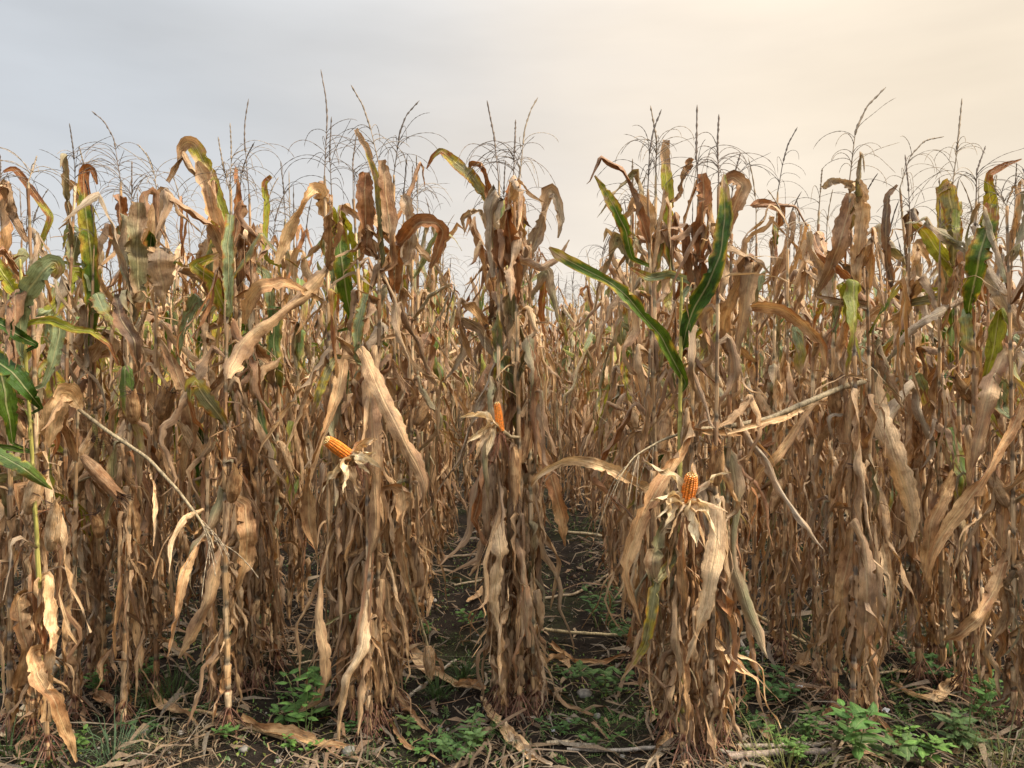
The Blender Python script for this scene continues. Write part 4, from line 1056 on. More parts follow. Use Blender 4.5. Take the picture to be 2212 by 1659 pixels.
# ------------------------------------------------------------------ on the ground
def G(x, y):
    p = P(x, y, ground_d(y)); p[2] = gz(p[0], p[1]); return p
def ground_line(pts, n, lift, r, wob=.004):
    W = np.array([G(x, y) for x, y in pts]); seg = np.concatenate([[0], np.cumsum(np.linalg.norm(np.diff(W, axis=0), axis=1))])
    q = np.linspace(0, seg[-1], n); p = np.stack([np.interp(q, seg, W[:, i]) for i in range(3)], 1)
    for _ in range(2): p[1:-1] = (p[:-2] + 2 * p[1:-1] + p[2:]) / 4
    p[:, 2] = gz(p[:, 0], p[:, 1]) * .5 + p[:, 2] * .5 + lift
    return p + wob * np.stack([noise1(r, n, 6) for _ in range(3)], 1)

# loose straw, leaf scraps and gravel that nobody could count
r = np.random.default_rng(303)
def scatter_strips(N, ymax, lmin, lmax, wmin, wmax, cols, lift, rowbias=.6, seed=0):
    r = np.random.default_rng(seed); y = 2.75 + (ymax - 2.75) * r.uniform(0, 1, N) ** 1.3
    x = r.uniform(-1, 1, N) * (y * .72 + .3)
    row = np.round((x + .04 - .015 * y) / .7) * .7 - .04 + .015 * y
    k = r.uniform(0, 1, N) < rowbias
    x = np.where(k, row + r.normal(0, .13, N), x)
    L = lmin + (lmax - lmin) * r.uniform(0, 1, N) ** 2; W = r.uniform(wmin, wmax, N)
    a = r.uniform(0, 6.28, N); bend = r.uniform(-1.3, 1.3, N); m = 4
    t = np.linspace(-.5, .5, m)
    aa = a[:, None] + bend[:, None] * t[None]
    px = x[:, None] + L[:, None] * t * np.cos(aa); py = y[:, None] + L[:, None] * t * np.sin(aa)
    arch = r.uniform(0, 1, N)[:, None] * L[:, None] * .22 * (.25 - t[None] ** 2) * 4
    pz = gz(px, py) + lift + arch + r.uniform(0, .012, (N, m)) + np.abs(t)[None] * r.uniform(-.3, .3, N)[:, None] * .04
    tap = np.interp(t, [-.5, -.3, .3, .5], [.6, 1, .8, .15])
    sx = -np.sin(aa) * W[:, None] * tap / 2; sy = np.cos(aa) * W[:, None] * tap / 2; sz = r.uniform(-.5, .5, (N, m)) * W[:, None] * tap
    V = np.stack([np.stack([px - sx, py - sy, pz - sz], -1), np.stack([px + sx, py + sy, pz + sz], -1)], 2)   # N,m,2,3
    V = V.reshape(N * m * 2, 3)
    q = gridq(m, 2); Q = (q[None] + (np.arange(N) * m * 2)[:, None, None]).reshape(-1, 4)
    C = np.array(cols)[r.integers(0, len(cols), N)] * r.uniform(.6, 1.25, (N, 1)); C = np.repeat(C, m * 2, 0)
    UV = np.tile(np.stack([np.tile([0.1, .4], m), np.repeat(t, 2)], -1), (N, 1))
    g = Geo(); g.add(V, Q, UV, C, np.repeat(r.uniform(0, 1, N), m * 2)); return g
SC = [TAN * .48, TAUPE * .50, BROWN * .8, BROWN * .45, DARK * .7, PALE * .40, GREY * .4]
g1 = scatter_strips(15000, 11, .02, .20, .0015, .006, SC, .003, .62, 1)
g2 = scatter_strips(2600, 11, .06, .34, .008, .026, SC, .006, .70, 2)
g1.add(*g2.arrays())
tag(link('straw_litter', make_mesh('straw_litter', g1, M_LEAF)), 'broken straw and dead leaf scraps strewn over the soil', 'straw', kind='stuff')
gm = scatter_strips(13000, 7, .006, .030, .004, .012, [np.array([.08, .16, .025]), np.array([.12, .22, .03]), YELG * .8, np.array([.11, .18, .06])], .004, .0, 3)
mx_ = gm.V[0].reshape(-1, 8, 3); keep = (np.sin(mx_[:, 0, 0] * 3.1 + 1) * np.sin(mx_[:, 0, 1] * 3.7 + mx_[:, 0, 0]) + .35 * np.sin(mx_[:, 0, 0] * 11) > -.02)
kk = np.where(keep)[0]; Vk = mx_[kk].reshape(-1, 3); q = gridq(4, 2)
gk = Geo(); gk.add(Vk, (q[None] + (np.arange(len(kk)) * 8)[:, None, None]).reshape(-1, 4), np.repeat(np.array([[.2, .1]]), len(Vk), 0), gm.C[0].reshape(-1, 8, 3)[kk].reshape(-1, 3), gm.R[0].reshape(-1, 8)[kk].ravel())
tag(link('seedling_cover', make_mesh('seedling_cover', gk, M_WEED)), 'tiny green seedlings and moss dotted over the dark soil', 'ground cover', kind='stuff')

def stone_geo(c, rad, r, flat=.62, col=None):
    n, m = (7, 9) if rad > .008 else (5, 6); th = np.linspace(.12, pi - .12, n); ph = np.linspace(0, 2 * pi, m, endpoint=False)
    u = np.stack([np.sin(th)[:, None] * np.cos(ph), np.sin(th)[:, None] * np.sin(ph), np.cos(th)[:, None] + 0 * ph], -1)
    k = r.uniform(.8, 1.25, 3); k[2] *= flat
    d = 1 + .16 * np.sin(u[..., 0:1] * 3 + r.uniform(0, 6)) * np.cos(u[..., 1:2] * 2.5 + r.uniform(0, 6)) + .03 * r.uniform(-1, 1, (n, m, 1))
    V = c + (u * d * k * rad); a = r.uniform(0, 6.28)
    V = V.reshape(-1, 3); o = V - c; V = c + np.stack([o[:, 0] * cos(a) - o[:, 1] * sin(a), o[:, 0] * sin(a) + o[:, 1] * cos(a), o[:, 2]], 1)
    col = np.array(col if col is not None else (.22, .20, .17)) * U(.7, 1.3, r)
    caps = np.array([[0, 1, 2, 3], [0, 3, 4, 5]])
    Q = np.vstack([gridq(n, m, True), caps])
    return V, Q, np.zeros((len(V), 2)), np.repeat(col[None], len(V), 0)
g3 = scatter_strips(1100, 9, .12, .55, .004, .009, [TAUPE * .7, BROWN * .8, DARK, TAN * .6, GREY * .6], .008, .5, 7)
tag(link('dry_twigs', make_mesh('dry_twigs', g3, M_LEAF)), 'tangle of thin dry stems lying over the soil', 'twigs', kind='stuff')
gp = Geo()
for i in range(1000):
    y = 2.8 + 5 * r.uniform() ** 1.6; x = r.uniform(-1, 1) * (y * .72); rad = .0025 + .007 * r.uniform() ** 3
    gp.add(*stone_geo(np.array([x, y, gz(x, y) + rad * .2]), rad, r))
tag(link('gravel', make_mesh('gravel', gp, M_STONE)), 'fine gravel scattered in the soil between the rows', 'gravel', kind='stuff')
for x, y, w_, lab in [(525, 1617, 26, 'round grey stone at the bottom edge in front of the long fallen leaf'), (310, 1578, 24, 'flat grey stone beside the grass tuft under the left plants'),
        (1262, 1497, 30, 'large brown-grey stone between the centre clump and the upright cob clump'), (873, 1352, 24, 'pale stone at the foot of the sideways cob clump, partly in leaves'),
        (950, 1565, 12, 'small pale stone beside the fallen yellow leaf'), (752, 1630, 34, 'greenish stone at the bottom edge under the sideways cob clump'),
        (376, 1555, 10, 'small round stone behind the flat one on the left'), (1186, 1557, 12, 'little stone just right of the brace roots of the centre clump'),
        (1290, 1548, 18, 'oval tan stone lying among seedlings'), (1510, 1526, 20, 'stone at the left foot of the upright cob clump'),
        (938, 1300, 12, 'stone on the path left of the centre clump'), (1640, 1570, 24, 'dark round stone below the weed patch on the right'),
        (1780, 1577, 18, 'small stone under the umbrella tassel plant'), (1716, 1540, 14, 'grey stone right of the weed patch'),
        (1960, 1572, 16, 'stone between the two right-hand clumps'), (1230, 1555, 16, 'pinkish stone by the fallen sticks'), (1460, 1440, 14, 'stone behind the upright cob clump'),
        (390, 1590, 14, 'pebble left of the round grey stone'), (600, 1640, 12, 'pebble on the bare soil at the bottom'), (1050, 1535, 14, 'stone half sunk at the left foot of the centre clump'),
        (850, 1470, 16, 'stone behind the sideways cob clump'), (1345, 1635, 12, 'pebble under the dry sticks at the bottom')]:
    c = G(x, y); rad = w_ / F * c[1] / 2 * 1.1; gg = Geo(); gg.add(*stone_geo(c + [0, 0, rad * .25], rad, r))
    tag(link('stone', make_mesh('stone', gg, M_STONE, tuple(c)), None, tuple(c)), lab, 'stone', 'stones on the soil')

def fallen_stalk(pts, wpx, lab, lift=.012, seed=1, col=(.36, .28, .18), rise=None):
    r = np.random.default_rng(seed); n = 30
    p = ground_line(pts, n, lift, r, .003)
    if rise is not None: p[:, 2] += np.linspace(rise[0], rise[1], n)
    d = p[:, 1].mean(); rad = np.interp(np.linspace(0, 1, n), [0, 1], np.array(wpx) / F * d / 2)
    ring = np.zeros(n); ring[4::9] = .28; g = Geo()
    tube(g, p, rad * (1 + ring), 7, colmap=np.array(col) * (1 - .45 * (ring > 0))[:, None] * (1 + .15 * noise1(r, n, 7))[:, None], bump=.07, r=r)
    o = link('fallen_stalk', make_mesh('fallen_stalk', g, M_STALK, tuple(p[0])), None, tuple(p[0])); tag(o, lab, 'fallen stalk', 'fallen corn stalks and sticks')
    return o
FS = [([(0, 1612), (70, 1540), (140, 1462)], (20, 16), 'thick pale stalk leaning up from the bottom left corner', dict(rise=(.0, .12))),
 ([(365, 1532), (430, 1550), (520, 1570), (650, 1610)], (7, 10), 'long thin orange-tipped stalk lying in front of the left plants', dict(col=(.45, .30, .15))),
 ([(1180, 1612), (1240, 1606)], (10, 10), 'short pale stick end at the bottom between centre and right clumps', {}),
 ([(1225, 1622), (1330, 1628), (1480, 1634), (1600, 1640)], (7, 10), 'grey stalk lying across the foot of the upright cob clump', dict(col=(.30, .25, .20))),
 ([(1570, 1648), (1680, 1636), (1830, 1632)], (16, 13), 'thick grey-brown stalk at the bottom right of the upright cob clump', dict(col=(.30, .23, .18))),
 ([(1590, 1622), (1700, 1618), (1840, 1612)], (11, 9), 'second grey stalk just behind the thick one', dict(col=(.33, .27, .21))),
 ([(1175, 1385), (1270, 1392), (1372, 1402)], (8, 6), 'straight yellow stalk across the right-hand path', dict(lift=.06, col=(.42, .33, .18))),
 ([(1200, 1165), (1280, 1182), (1400, 1215)], (7, 7), 'pale long stalk far back on the right-hand path', dict(lift=.10, col=(.46, .37, .22))),
 ([(1590, 1400), (1620, 1430), (1642, 1462)], (9, 11), 'broken grey stalk piece pointing at the weed patch', dict(rise=(.05, 0), col=(.33, .28, .22))),
 ([(1460, 1240), (1452, 1300), (1458, 1350)], (8, 12), 'rotting stump of a stalk behind the upright cob clump', {}),
 ([(840, 1545), (960, 1440), (985, 1420)], (8, 7), 'pale flattened stalk on the path beside the grass tuft', dict(col=(.42, .36, .28))),
 ([(1560, 1300), (1640, 1360), (1740, 1400)], (7, 6), 'thin yellow stalk slanting in the right rows', dict(rise=(.12, .02), col=(.44, .34, .18))),
 ([(1570, 1375), (1700, 1372)], (8, 8), 'brown stalk lying across behind the broken grey piece', {}),
 ([(960, 1205), (1040, 1196)], (6, 6), 'horizontal stalk across the far end of the middle path', dict(col=(.40, .30, .2))),
 ([(980, 1262), (1060, 1250), (1075, 1262)], (5, 6), 'curved dead stick on the middle path', {}),
 ([(1175, 1300), (1240, 1285), (1330, 1240)], (6, 5), 'brown stick lying slanted on the right path', {}),
 ([(700, 1380), (840, 1372), (880, 1378)], (6, 5), 'stick lying behind the sideways cob clump', {}),
 ([(560, 1410), (640, 1380)], (7, 6), 'stick in the shade between the left clumps', {}),
 ([(330, 1180 + 250), (420, 1415)], (7, 6), 'stick under the left plants', {}),
 ([(1880, 1460), (1960, 1458), (2040, 1464)], (6, 5), 'straw-coloured stick right of the umbrella tassel plant', dict(col=(.45, .36, .22))),
 ([(1560, 1520), (1600, 1600), (1660, 1655)], (4, 5), 'thin twig slanting down to the bottom edge', {}),
 ([(1812, 1425), (1850, 1500), (1900, 1560)], (4, 3), 'thin twig right of the umbrella tassel plant', {}),
 ([(640, 1440), (700, 1425), (720, 1420)], (5, 4), 'short straw in front of the left weeds', {})]
for i, (pts, wd, lab, o) in enumerate(FS): fallen_stalk(pts, wd, lab, seed=60 + i, **o)

def fallen_leaf(pts, wpx, lab, kind='tan', lift=.012, seed=1, green=False):
    r = np.random.default_rng(seed); n = 30
    p = ground_line(pts, n, lift, r, .006); p[:, 2] += .012 * (1 + noise1(r, n, 5))
    T = norm(np.gradient(p, axis=0)); S = np.cross(T, [0, -.4, 1.])
    d = p[:, 1].mean(); wd = np.interp(np.linspace(0, 1, n), np.linspace(0, 1, len(wpx)), np.array(wpx) / F * d * 1.6)
    g = Geo(); ribbon(g, p, twist_side(p, S, .7 * noise1(r, n, 4)), wd, np.clip(.5 + .5 * noise1(r, n, 5), .1, 1.1), r, 6, .005, 10, dry_cfun(r, kind), .12)
    o = link('fallen_leaf', make_mesh('fallen_leaf', g, M_LEAF, tuple(p[0])), None, tuple(p[0])); tag(o, lab, 'fallen leaf', 'fallen dry corn leaves')
FL = [([(1042, 1520), (1060, 1560), (1098, 1600), (1150, 1658)], (10, 22, 18, 16), 'yellowish fallen leaf curving down to the bottom edge under the centre clump', 'pale'),
 ([(520, 1568), (580, 1590), (640, 1602), (700, 1625), (760, 1630)], (14, 22, 20, 12, 6), 'long curled leaf lying over the thin orange-tipped stalk', 'tan'),
 ([(860, 1395), (900, 1430), (960, 1470), (1040, 1505)], (12, 24, 14, 8), 'yellow-tan leaf and sheath across the path left of the centre clump', 'pale'),
 ([(1045, 1500), (1010, 1490), (980, 1480)], (14, 18, 5), 'short folded leaf touching the left foot of the centre clump', 'tan'),
 ([(1925, 1480), (1975, 1512), (2020, 1520), (2070, 1485), (2085, 1500)], (8, 14, 18, 20, 5), 'long pale fallen leaf bent in a bow between the right clumps', 'pale'),
 ([(1930, 1465), (2000, 1470), (2050, 1490)], (5, 12, 6), 'thin straight fallen leaf behind the bow-shaped one', 'pale'),
 ([(1190, 1400), (1240, 1435), (1300, 1440), (1370, 1425)], (8, 9, 8, 4), 'narrow curved leaf below the straight yellow stalk', 'tan'),
 ([(1180, 1440), (1215, 1430), (1230, 1450)], (14, 16, 5), 'crumpled leaf right beside the centre clump', 'taupe'),
 ([(1010, 1310), (1040, 1290), (1065, 1265)], (5, 18, 8), 'brown leaf scrap standing on the middle path', 'taupe'),
 ([(1640, 1540), (1665, 1575), (1650, 1600)], (5, 14, 20), 'dark dead leaf at the right foot of the upright cob clump', 'dark'),
 ([(1775, 1560), (1800, 1540), (1850, 1570), (1840, 1600)], (6, 22, 16, 6), 'brown crumpled leaf at the foot of the umbrella tassel plant', 'brown'),
 ([(1840, 1500), (1900, 1560), (1960, 1630)], (12, 12, 5), 'dark leaf trailing right from the umbrella tassel plant', 'brown'),
 ([(310, 1500), (350, 1530), (400, 1560), (430, 1580)], (16, 20, 14, 4), 'curled leaf on the ground behind the blue-green grass', 'taupe'),
 ([(700, 1500), (660, 1540), (640, 1570)], (6, 12, 4), 'narrow leaf among the round-leaved weed', 'tan'),
 ([(850, 1500), (880, 1540), (930, 1590)], (12, 14, 4), 'leaf splayed out from the right foot of the sideways cob clump', 'brown'),
 ([(830, 1560), (880, 1610), (960, 1650)], (8, 8, 4), 'thin leaf trailing to the bottom edge from the sideways cob clump', 'brown'),
 ([(1100, 1600), (1130, 1640), (1190, 1665)], (12, 16, 8), 'greyish fallen leaf under the yellow one', 'grey'),
 ([(1160, 1480), (1200, 1520), (1280, 1560)], (8, 8, 3), 'long thin leaf trailing right from the centre clump', 'brown'),
 ([(1465, 1590), (1440, 1620), (1400, 1655)], (12, 14, 5), 'leaf trailing left from the foot of the upright cob clump', 'tan'),
 ([(200, 1500), (240, 1530), (290, 1545)], (18, 20, 8), 'curled leaf at the foot of the hooked tassel plant', 'brown'),
 ([(2060, 1620), (2110, 1590), (2170, 1600)], (10, 16, 6), 'dry leaf under the grass at the right edge', 'tan'),
 ([(1700, 1460), (1740, 1440), (1760, 1450)], (6, 14, 6), 'crumpled leaf behind the weed patch', 'taupe'),
 ([(905, 1240), (930, 1300), (925, 1340)], (6, 10, 4), 'narrow leaf at the edge of the middle path', 'taupe')]
for i, (pts, wd, lab, kd) in enumerate(FL): fallen_leaf(pts, wd, lab, kd, seed=160 + i)

# the thin stalk that leans beside the sideways cob clump, with a small pale ear at its foot
def leaning_stalk():
    r = np.random.default_rng(8); d = 3.75
    pts = [P(866, 1130, d - .1), P(880, 1235, d - .05), P(905, 1330, d), P(925, 1400, d), P(934, 1440, d + .02)]
    W = np.array(pts); seg = np.concatenate([[0], np.cumsum(np.linalg.norm(np.diff(W, axis=0), axis=1))]); q = np.linspace(0, seg[-1], 30)
    p = np.stack([np.interp(q, seg, W[:, i]) for i in range(3)], 1); base = p[-1].copy(); base[2] = gz(base[0], base[1])
    o = thing('leaning_stalk', 'thin pale leaning stalk with a small ear near the ground beside the sideways cob clump', 'broken stalk', base)
    g = Geo(); rad = np.full(30, .0065); rad[7::8] *= 1.35; tube(g, p, rad, 7, colmap=np.array([.46, .36, .2])[None] * (1 - .4 * (rad > .007))[:, None], bump=.06, r=r)
    part('stalk', g, M_STALK, o, base)
    eg, silk, hs = husk_ear(r, P(925, 1395, d - .03), P(930, 1470, d - .05) - P(925, 1395, d - .03), .15, .026)
    e = part('ear', eg, M_HUSK, o, base)
    for h in hs: part('husk', h, M_HUSK, e, base)
    lg, _ = px_blade(r, d, [(908, 1335), (890, 1290), (884, 1250)], [10, 22, 8], 'pale'); part('leaf', lg, M_LEAF, o, base)
    lg, _ = px_blade(r, d, [(930, 1400), (955, 1440), (968, 1475)], [6, 10, 4], 'brown'); part('leaf', lg, M_LEAF, o, base)
leaning_stalk()

# ------------------------------------------------------------------ weeds
def weed_leaf(geo, base, dirn, L, W, r, col, curl=.5, na=4, n=10):
    s = np.linspace(0, 1, n); dirn = norm(np.asarray(dirn, float)); h = np.array([dirn[0], dirn[1], 0]); h = norm(h)
    el0 = math.atan2(dirn[2], np.hypot(dirn[0], dirn[1])); el = el0 - curl * 1.6 * s ** 1.3
    D = (np.cos(el)[:, None] * h + np.sin(el)[:, None] * np.array([0, 0, 1])) * L / (n - 1)
    p = np.asarray(base) + np.concatenate([[[0, 0, 0]], np.cumsum(D, 0)[:-1]])
    S = np.repeat(np.array([[-h[1], h[0], 0]]), n, 0)
    wid = W * np.interp(s, [0, .12, .18, .4, .7, .9, 1], [.07, .1, .55, 1, .8, .32, .02])
    c = np.array(col) * U(.75, 1.25, r)
    ribbon(geo, p, twist_side(p, S, np.full(n, U(-.4, .4, r))), wid, -.0 + U(.1, .4, r), r, na, .0015, 30,
           lambda s_, u_, r_: c * (1 + .25 * (np.abs(u_) > .6)[..., None] * -.4 + .12 * np.sin(s_ * 40 + np.abs(u_) * 6)[..., None]), .04)
def broad_weed(x, y, lab, stems=3, H=.16, leaf=.05, col=(.075, .17, .035), spread=.10, seed=1, cat='weed', pairs=4):
    H *= 1.1; leaf *= 1.2; spread *= 1.2
    r = np.random.default_rng(seed); base = G(x, y)
    o = thing('broadleaf_weed', lab, cat, base, 'weeds growing between the corn')
    for k in range(stems):
        a = U(0, 6.28, r); sp = U(.1, 1, r) * spread; h = H * U(.5, 1.1, r)
        b0 = base + np.array([cos(a), sin(a), 0]) * spread * .3 * r.uniform(); tip = base + np.array([cos(a) * sp, sin(a) * sp, h])
        t = np.linspace(0, 1, 9)[:, None]; p = b0 * (1 - t) + tip * t + np.array([0, 0, .03]) * np.sin(t * pi) * (h * 4); p[0, 2] -= .004
        g = Geo(); tube(g, p, np.linspace(.0022, .0012, 9), 5, (.12, .17, .05), r=r); part('stem', g, M_ROOT, o, base)
        for j in range(pairs + 1):
            tt = .28 + .72 * j / pairs; c = np.array([np.interp(tt, t[:, 0], p[:, i]) for i in range(3)])
            for q in range(2 if j < pairs else 3):
                aa = a + j * 1.57 + q * (pi if j < pairs else 2.1) + U(-.4, .4, r); L = leaf * U(.6, 1.15, r) * (1 if j else .8) * (.7 if j == pairs else 1)
                lg = Geo(); weed_leaf(lg, c, [cos(aa), sin(aa), U(.1, .8, r)], L * 1.25, L * U(.55, .7, r), r, col, U(.3, .7, r)); part('leaf', lg, M_WEED, o, base)
WC = (.095, .225, .040); WD = (.065, .165, .038); WL = (.15, .30, .05)
for i, a in enumerate([
 (655, 1600, 'large round-leaved weed in front of the left clumps, beside the sideways cob clump', 4, .24, .062, WC, .15),
 (625, 1560, 'smaller round-leaved weed touching the large one on its left', 2, .13, .055, WC, .08),
 (1005, 1640, 'pale green broadleaf weed at the bottom between the sideways cob and centre clumps', 4, .16, .042, (.10, .19, .06), .12),
 (960, 1640, 'low weed at the bottom left of the pale green one', 2, .07, .035, WD, .08),
 (1850, 1650, 'tall smooth-leaved weed at the foot of the umbrella tassel plant', 3, .20, .075, WC, .10),
 (1895, 1640, 'weed with big tilted leaves right of the tall smooth-leaved one', 2, .12, .07, (.085, .16, .04), .14),
 (1590, 1462, 'leafy dark green weed patch right of the upright cob clump', 5, .18, .036, WD, .16),
 (1640, 1492, 'middle part of the trailing weed patch right of the upright cob clump', 5, .12, .036, WD, .14),
 (1690, 1520, 'trailing end of the weed patch with larger leaves', 3, .09, .045, WD, .10),
 (1315, 1500, 'weed with upright oval leaves left of the upright cob clump', 4, .17, .048, (.07, .15, .035), .13),
 (1290, 1360, 'dense bushy weed on the right path, half in shade', 6, .22, .042, WD, .20),
 (1335, 1380, 'dense low weed on the right path next to the bushy one', 5, .14, .04, WD, .16),
 (550, 1335, 'bright green weed deep between the left plants', 6, .34, .048, (.05, .14, .03), .24),
 (575, 1390, 'dark weed stems at the back of the left plants', 5, .26, .045, WD, .18),
 (510, 1300, 'green weed glimpsed through the left stalks', 5, .28, .045, WD, .2),
 (318, 1470, 'small weed with hand-shaped leaves at the left plants', 3, .11, .035, WC, .08),
 (205, 1505, 'small weed against the second left stalk', 3, .12, .035, WC, .05),
 (725, 1390, 'soft-leaved weed behind the sideways cob clump', 4, .2, .05, WD, .14),
 (925, 1375, 'small weed at the edge of the middle path', 2, .08, .035, WC, .07),
 (1010, 1350, 'weed with few leaves in the middle of the path', 2, .09, .045, WC, .09),
 (1880, 1420, 'weed in the shade right of the umbrella tassel plant', 4, .2, .05, WD, .14),
 (2010, 1470, 'round-leaved weed between the right-hand plants', 4, .12, .055, WD, .14),
 (2070, 1450, 'bright weed against the tall spike plant', 3, .14, .06, WC, .1),
 (1985, 1650, 'light green upright weed at the bottom right', 4, .12, .045, WL, .09),
 (2050, 1600, 'broad pale weed left of the right-hand grass', 3, .13, .06, (.08, .15, .045), .11),
 (2100, 1560, 'weed with large oval leaves near the right edge', 3, .15, .055, WC, .12),
 (2150, 1500, 'weed leaf cluster behind the large oval one', 2, .10, .06, WC, .1),
 (1720, 1640, 'nettle-like light weed at the bottom right of the upright cob clump', 5, .12, .034, WL, .12),
 (1760, 1610, 'second nettle-like weed nearer the umbrella tassel plant', 5, .11, .036, (.09, .19, .04), .13),
 (880, 1590, 'young seedling with three round leaves', 1, .07, .04, (.11, .20, .05), .05),
 (1230, 1470, 'low weed in the middle of the right path', 2, .06, .035, WD, .09),
 (1560, 1290, 'palm-like green tuft deep behind the upright cob clump', 4, .25, .06, (.05, .13, .02), .12)]):
    broad_weed(a[0], a[1], a[2], a[3], a[4], a[5], a[6], a[7], seed=900 + i)

def feather_weed(x, y, lab, n=16, H=.12, col=(.085, .20, .035), spread=.10, seed=1):
    r = np.random.default_rng(seed); base = G(x, y); o = thing('feathery_weed', lab, 'weed', base, 'feathery weeds between the corn')
    st = Geo(); lf = Geo()
    for k in range(n):
        a = U(0, 6.28, r); b0 = base + np.array([cos(a), sin(a), 0]) * spread * r.uniform(); e = U(.3, 1.3, r); L = H * U(.6, 1.2, r)
        t = np.linspace(0, 1, 8)[:, None]; d = np.array([cos(a) * cos(e), sin(a) * cos(e), sin(e)])
        p = b0 + d * L * t + np.array([0, 0, -.35]) * L * t ** 2; p[:, 2] = np.maximum(p[:, 2], gz(p[:, 0], p[:, 1]) + .003)
        tube(st, p, np.linspace(.0013, .0007, 8), 3, (.10, .16, .04), r=r)
        for j in range(2, 16):
            c = np.array([np.interp(j / 15, t[:, 0], p[:, i]) for i in range(3)]); aa = a + (1.2 if j % 2 else -1.2)
            weed_leaf(lf, c, [cos(aa), sin(aa), .5], .016 * (1.3 - j / 20), .005, r, col, .3, 2, 4)
    part('stem', st, M_ROOT, o, base); part('leaflets', lf, M_WEED, o, base, kind='stuff')
for i, a in enumerate([(1050, 1610, 'feathery weed with narrow leaves right of the pale broadleaf weed', 20, .15), (970, 1560, 'small feathery weed with fine leaflets on the soil of the middle path', 12, .08),
  (1270, 1560, 'fine feathery weed among the seedlings right of the centre clump', 20, .12), (1330, 1590, 'feathery weed nearer the upright cob clump', 16, .11), (1225, 1640, 'fern-like weed at the bottom by the short pale stick', 12, .10),
  (1250, 1145, 'fine-leaved bush far back on the right-hand path', 34, .35), (1600, 1540, 'yellow-green feathery weed just right of the upright cob clump', 22, .15), (1655, 1600, 'feathery weed below the dark round stone', 16, .12),
  (1930, 1500, 'feathery weed growing through the bow-shaped fallen leaf', 20, .14), (1960, 1560, 'light feathery weed between the right-hand clumps', 20, .13), (1890, 1460, 'small feathery weed beside the umbrella tassel clump', 14, .12),
  (120, 1640, 'feathery weed at the bottom left', 14, .12), (1110, 1650, 'tiny feathery weed at the very bottom under the fallen leaf', 12, .10), (1400, 1500, 'feathery weed in the shade left of the upright cob clump', 12, .1)]):
    feather_weed(a[0], a[1], a[2], a[3], a[4], spread=.14 if a[4] < .3 else .3, seed=1200 + i)

def grass_tuft(x, y, lab, n=40, H=.2, col=(.07, .14, .03), spread=.07, seed=1, e=(.6, 1.45), wd=.004):
    r = np.random.default_rng(seed); base = G(x, y); g = Geo()
    for k in range(n):
        a = U(0, 6.28, r); p, S, s = blade_path(r, base + np.array([cos(a), sin(a), 0]) * spread * r.uniform(), a, H * U(.5, 1.2, r), U(*e, r), U(-1, .4, r), .2, .9, 9, .1)
        p[:, 2] = np.maximum(p[:, 2], gz(p[:, 0], p[:, 1]) + .002); c = np.array(col) * U(.7, 1.4, r)
        ribbon(g, p, S, wd * np.interp(s, [0, .5, 1], [1, .9, .1]), .3, r, 2, 0, 1, lambda s_, u_, r_: c + 0 * s_[..., None])
    o = link('grass_tuft', make_mesh('grass_tuft', g, M_WEED, tuple(base)), None, tuple(base)); tag(o, lab, 'grass', 'grass tufts in the field')
STRAW = (.27, .21, .13)
for i, a in enumerate([(245, 1640, 'blue-green grass tuft at the bottom left, right of the stones', 60, .24, (.10, .17, .10), .10), (370, 1505, 'fine green grass between the left clumps', 60, .22, (.07, .13, .03), .14),
  (330, 1520, 'fine green grass nearer the hooked tassel plant', 36, .18, (.07, .13, .03), .1), (18, 1640, 'grass in the bottom left corner', 50, .2, (.07, .14, .04), .12),
  (945, 1500, 'dense dark green grass tuft on the middle path', 70, .13, (.045, .10, .02), .05), (1000, 1460, 'dark green grass tuft beside the flattened stalk', 60, .14, (.045, .10, .025), .07),
  (790, 1655, 'thin grass growing behind the greenish stone', 24, .14, (.10, .12, .05), .05), (2165, 1640, 'grass with dry seed stems in the bottom right corner', 60, .26, (.16, .17, .07), .14),
  (2090, 1600, 'thin tall green grass blades at the right', 14, .34, (.09, .15, .05), .05), (1700, 1668, 'pale yellow grass tuft at the bottom right of the upright cob clump', 60, .22, (.30, .30, .10), .16),
  (360, 1640, 'heap of dry straw grass at the bottom left', 70, .16, STRAW, .17), (410, 1600, 'dry straw grass behind the straw heap', 26, .12, STRAW, .13), (2190, 1655, 'heap of dry straw grass at the right edge', 70, .18, STRAW, .16),
  (1370, 1655, 'thin dry grass stems at the bottom left of the upright cob clump', 22, .26, STRAW, .14), (1650, 1665, 'dry grass stems at the bottom between the right clumps', 26, .2, STRAW, .2),
  (800, 1480, 'thin dark grass behind the sideways cob clump', 26, .15, (.07, .11, .03), .1), (1120, 1620, 'few green grass blades under the centre clump', 18, .10, (.08, .14, .04), .08)]):
    grass_tuft(a[0], a[1], a[2], a[3], a[4], a[5], a[6], seed=1500 + i, wd=.0045 if a[5] != STRAW else .0022, e=(.6, 1.45) if a[5] != STRAW else (.05, 1.0))

wr = np.random.default_rng(321)
LOWAT = ['left of the stones at the bottom left', 'in front of the left plants', 'beside the round-leaved weed', 'under the sideways cob clump', 'at the near end of the middle path', 'in the middle path',
         'under the centre clump', 'right of the centre clump', 'at the near end of the right path', 'in front of the upright cob clump', 'right of the upright cob clump', 'between the two right clumps', 'under the umbrella tassel plant', 'near the bottom right corner']
for i, at_ in enumerate(LOWAT):
    for j, adj in enumerate(('tiny bright', 'small spreading')):
        x_ = 150 + i * 148 + U(-50, 50, wr); y_ = (1590 if j else 1510) + U(-30, 45, wr)
        broad_weed(x_, y_, '%s low weed %s' % (adj, at_), 2 + j, .035 + .02 * j, .022 + .008 * j, [WC, WL, WD][(i + j) % 3], .09, seed=2100 + i * 2 + j, pairs=3)
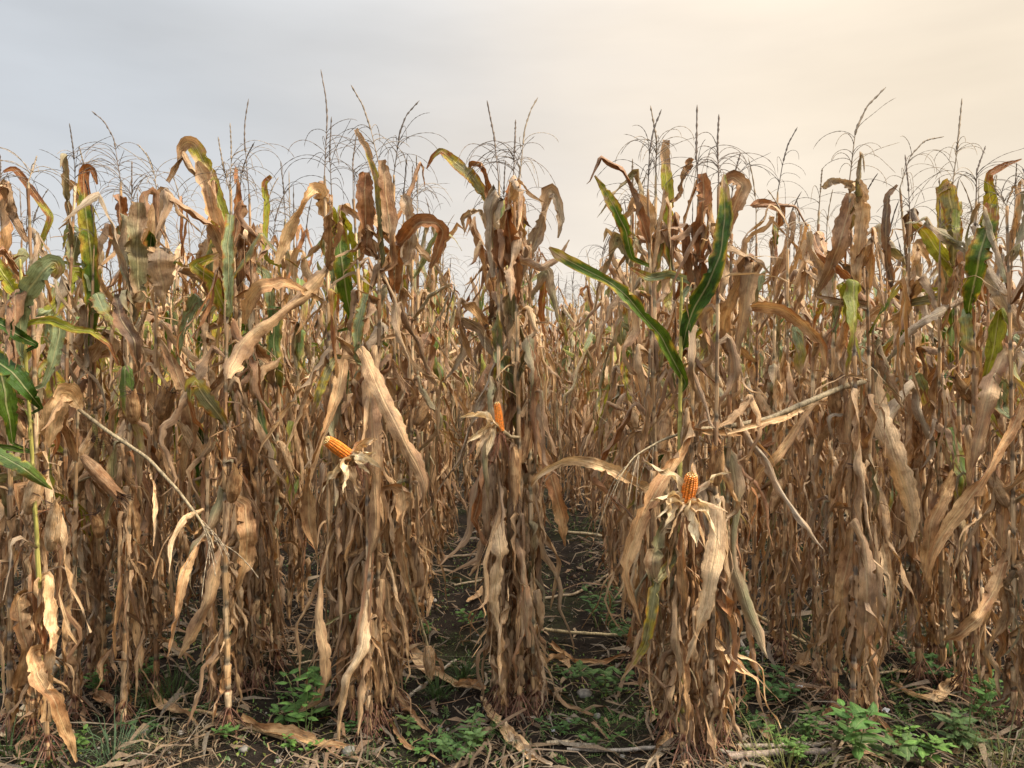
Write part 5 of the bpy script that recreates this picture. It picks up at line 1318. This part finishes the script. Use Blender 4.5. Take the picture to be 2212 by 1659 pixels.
# small odd things
def scrap(x, y, col, size, lab, name, cat, seed, up=.02):
    r = np.random.default_rng(seed); c = G(x, y) + [0, 0, up]; n = 7
    a, b = np.meshgrid(np.linspace(-1, 1, n), np.linspace(-1, 1, n), indexing='ij')
    V = np.stack([a * size, b * size * .6, .5 * size * np.sin(a * 3 + b * 2) + r.uniform(-.2, .2, a.shape) * size], -1).reshape(-1, 3)
    g = Geo(); g.add(V + c, gridq(n, n), np.full((n * n, 2), .2), np.full((n * n, 3), col)); o = link(name, make_mesh(name, g, M_STONE, tuple(c)), None, tuple(c)); tag(o, lab, cat)
scrap(1722, 1494, .62, .022, 'small crumpled white scrap beside the trailing weed patch', 'crumpled_scrap', 'litter', 5)
scrap(1512 + 1270 * .3164, 1134 + 1255 * .3164, .55, .014, 'tiny white scrap in the soil between the two right clumps', 'paper_scrap', 'litter', 6)
def band():
    c = G(1731, 1434); t = np.linspace(-1.1, 1.1, 12); g = Geo(); V = []
    for z in (0, .03, .065): V += [[.036 * sin(q), .036 * -cos(q), z + .006 * sin(q * 2)] for q in t]
    V = np.array(V).reshape(3, 12, 3).transpose(1, 0, 2).reshape(-1, 3) + c + [0, 0, .004]
    g.add(V, gridq(12, 3), np.full((36, 2), .2), np.full((36, 3), 1.) * np.array([.46, .32, .20])); o = link('curled_husk_piece', make_mesh('curled_husk_piece', g, M_HUSK, tuple(c)), None, tuple(c))
    tag(o, 'tan curled band of husk standing on the soil behind the weed patch', 'husk piece')
band()
def flower():
    r = np.random.default_rng(3); base = G(1197, 1600); top = P(1196, 1580, ground_d(1600)); o = thing('small_flower', 'tiny pale lilac flower on a thin stem right of the centre clump', 'flower', base)
    g = Geo(); t = np.linspace(0, 1, 5)[:, None]; tube(g, base * (1 - t) + top * t, .0012, 4, (.1, .16, .05), r=r); part('stem', g, M_ROOT, o, base)
    for k in range(5):
        a = k * 1.256; lg = Geo(); weed_leaf(lg, top, [cos(a), sin(a), .6], .014, .009, r, (.6, .6, .72), .3, 2, 5); part('petal', lg, M_WEED, o, base)
flower()
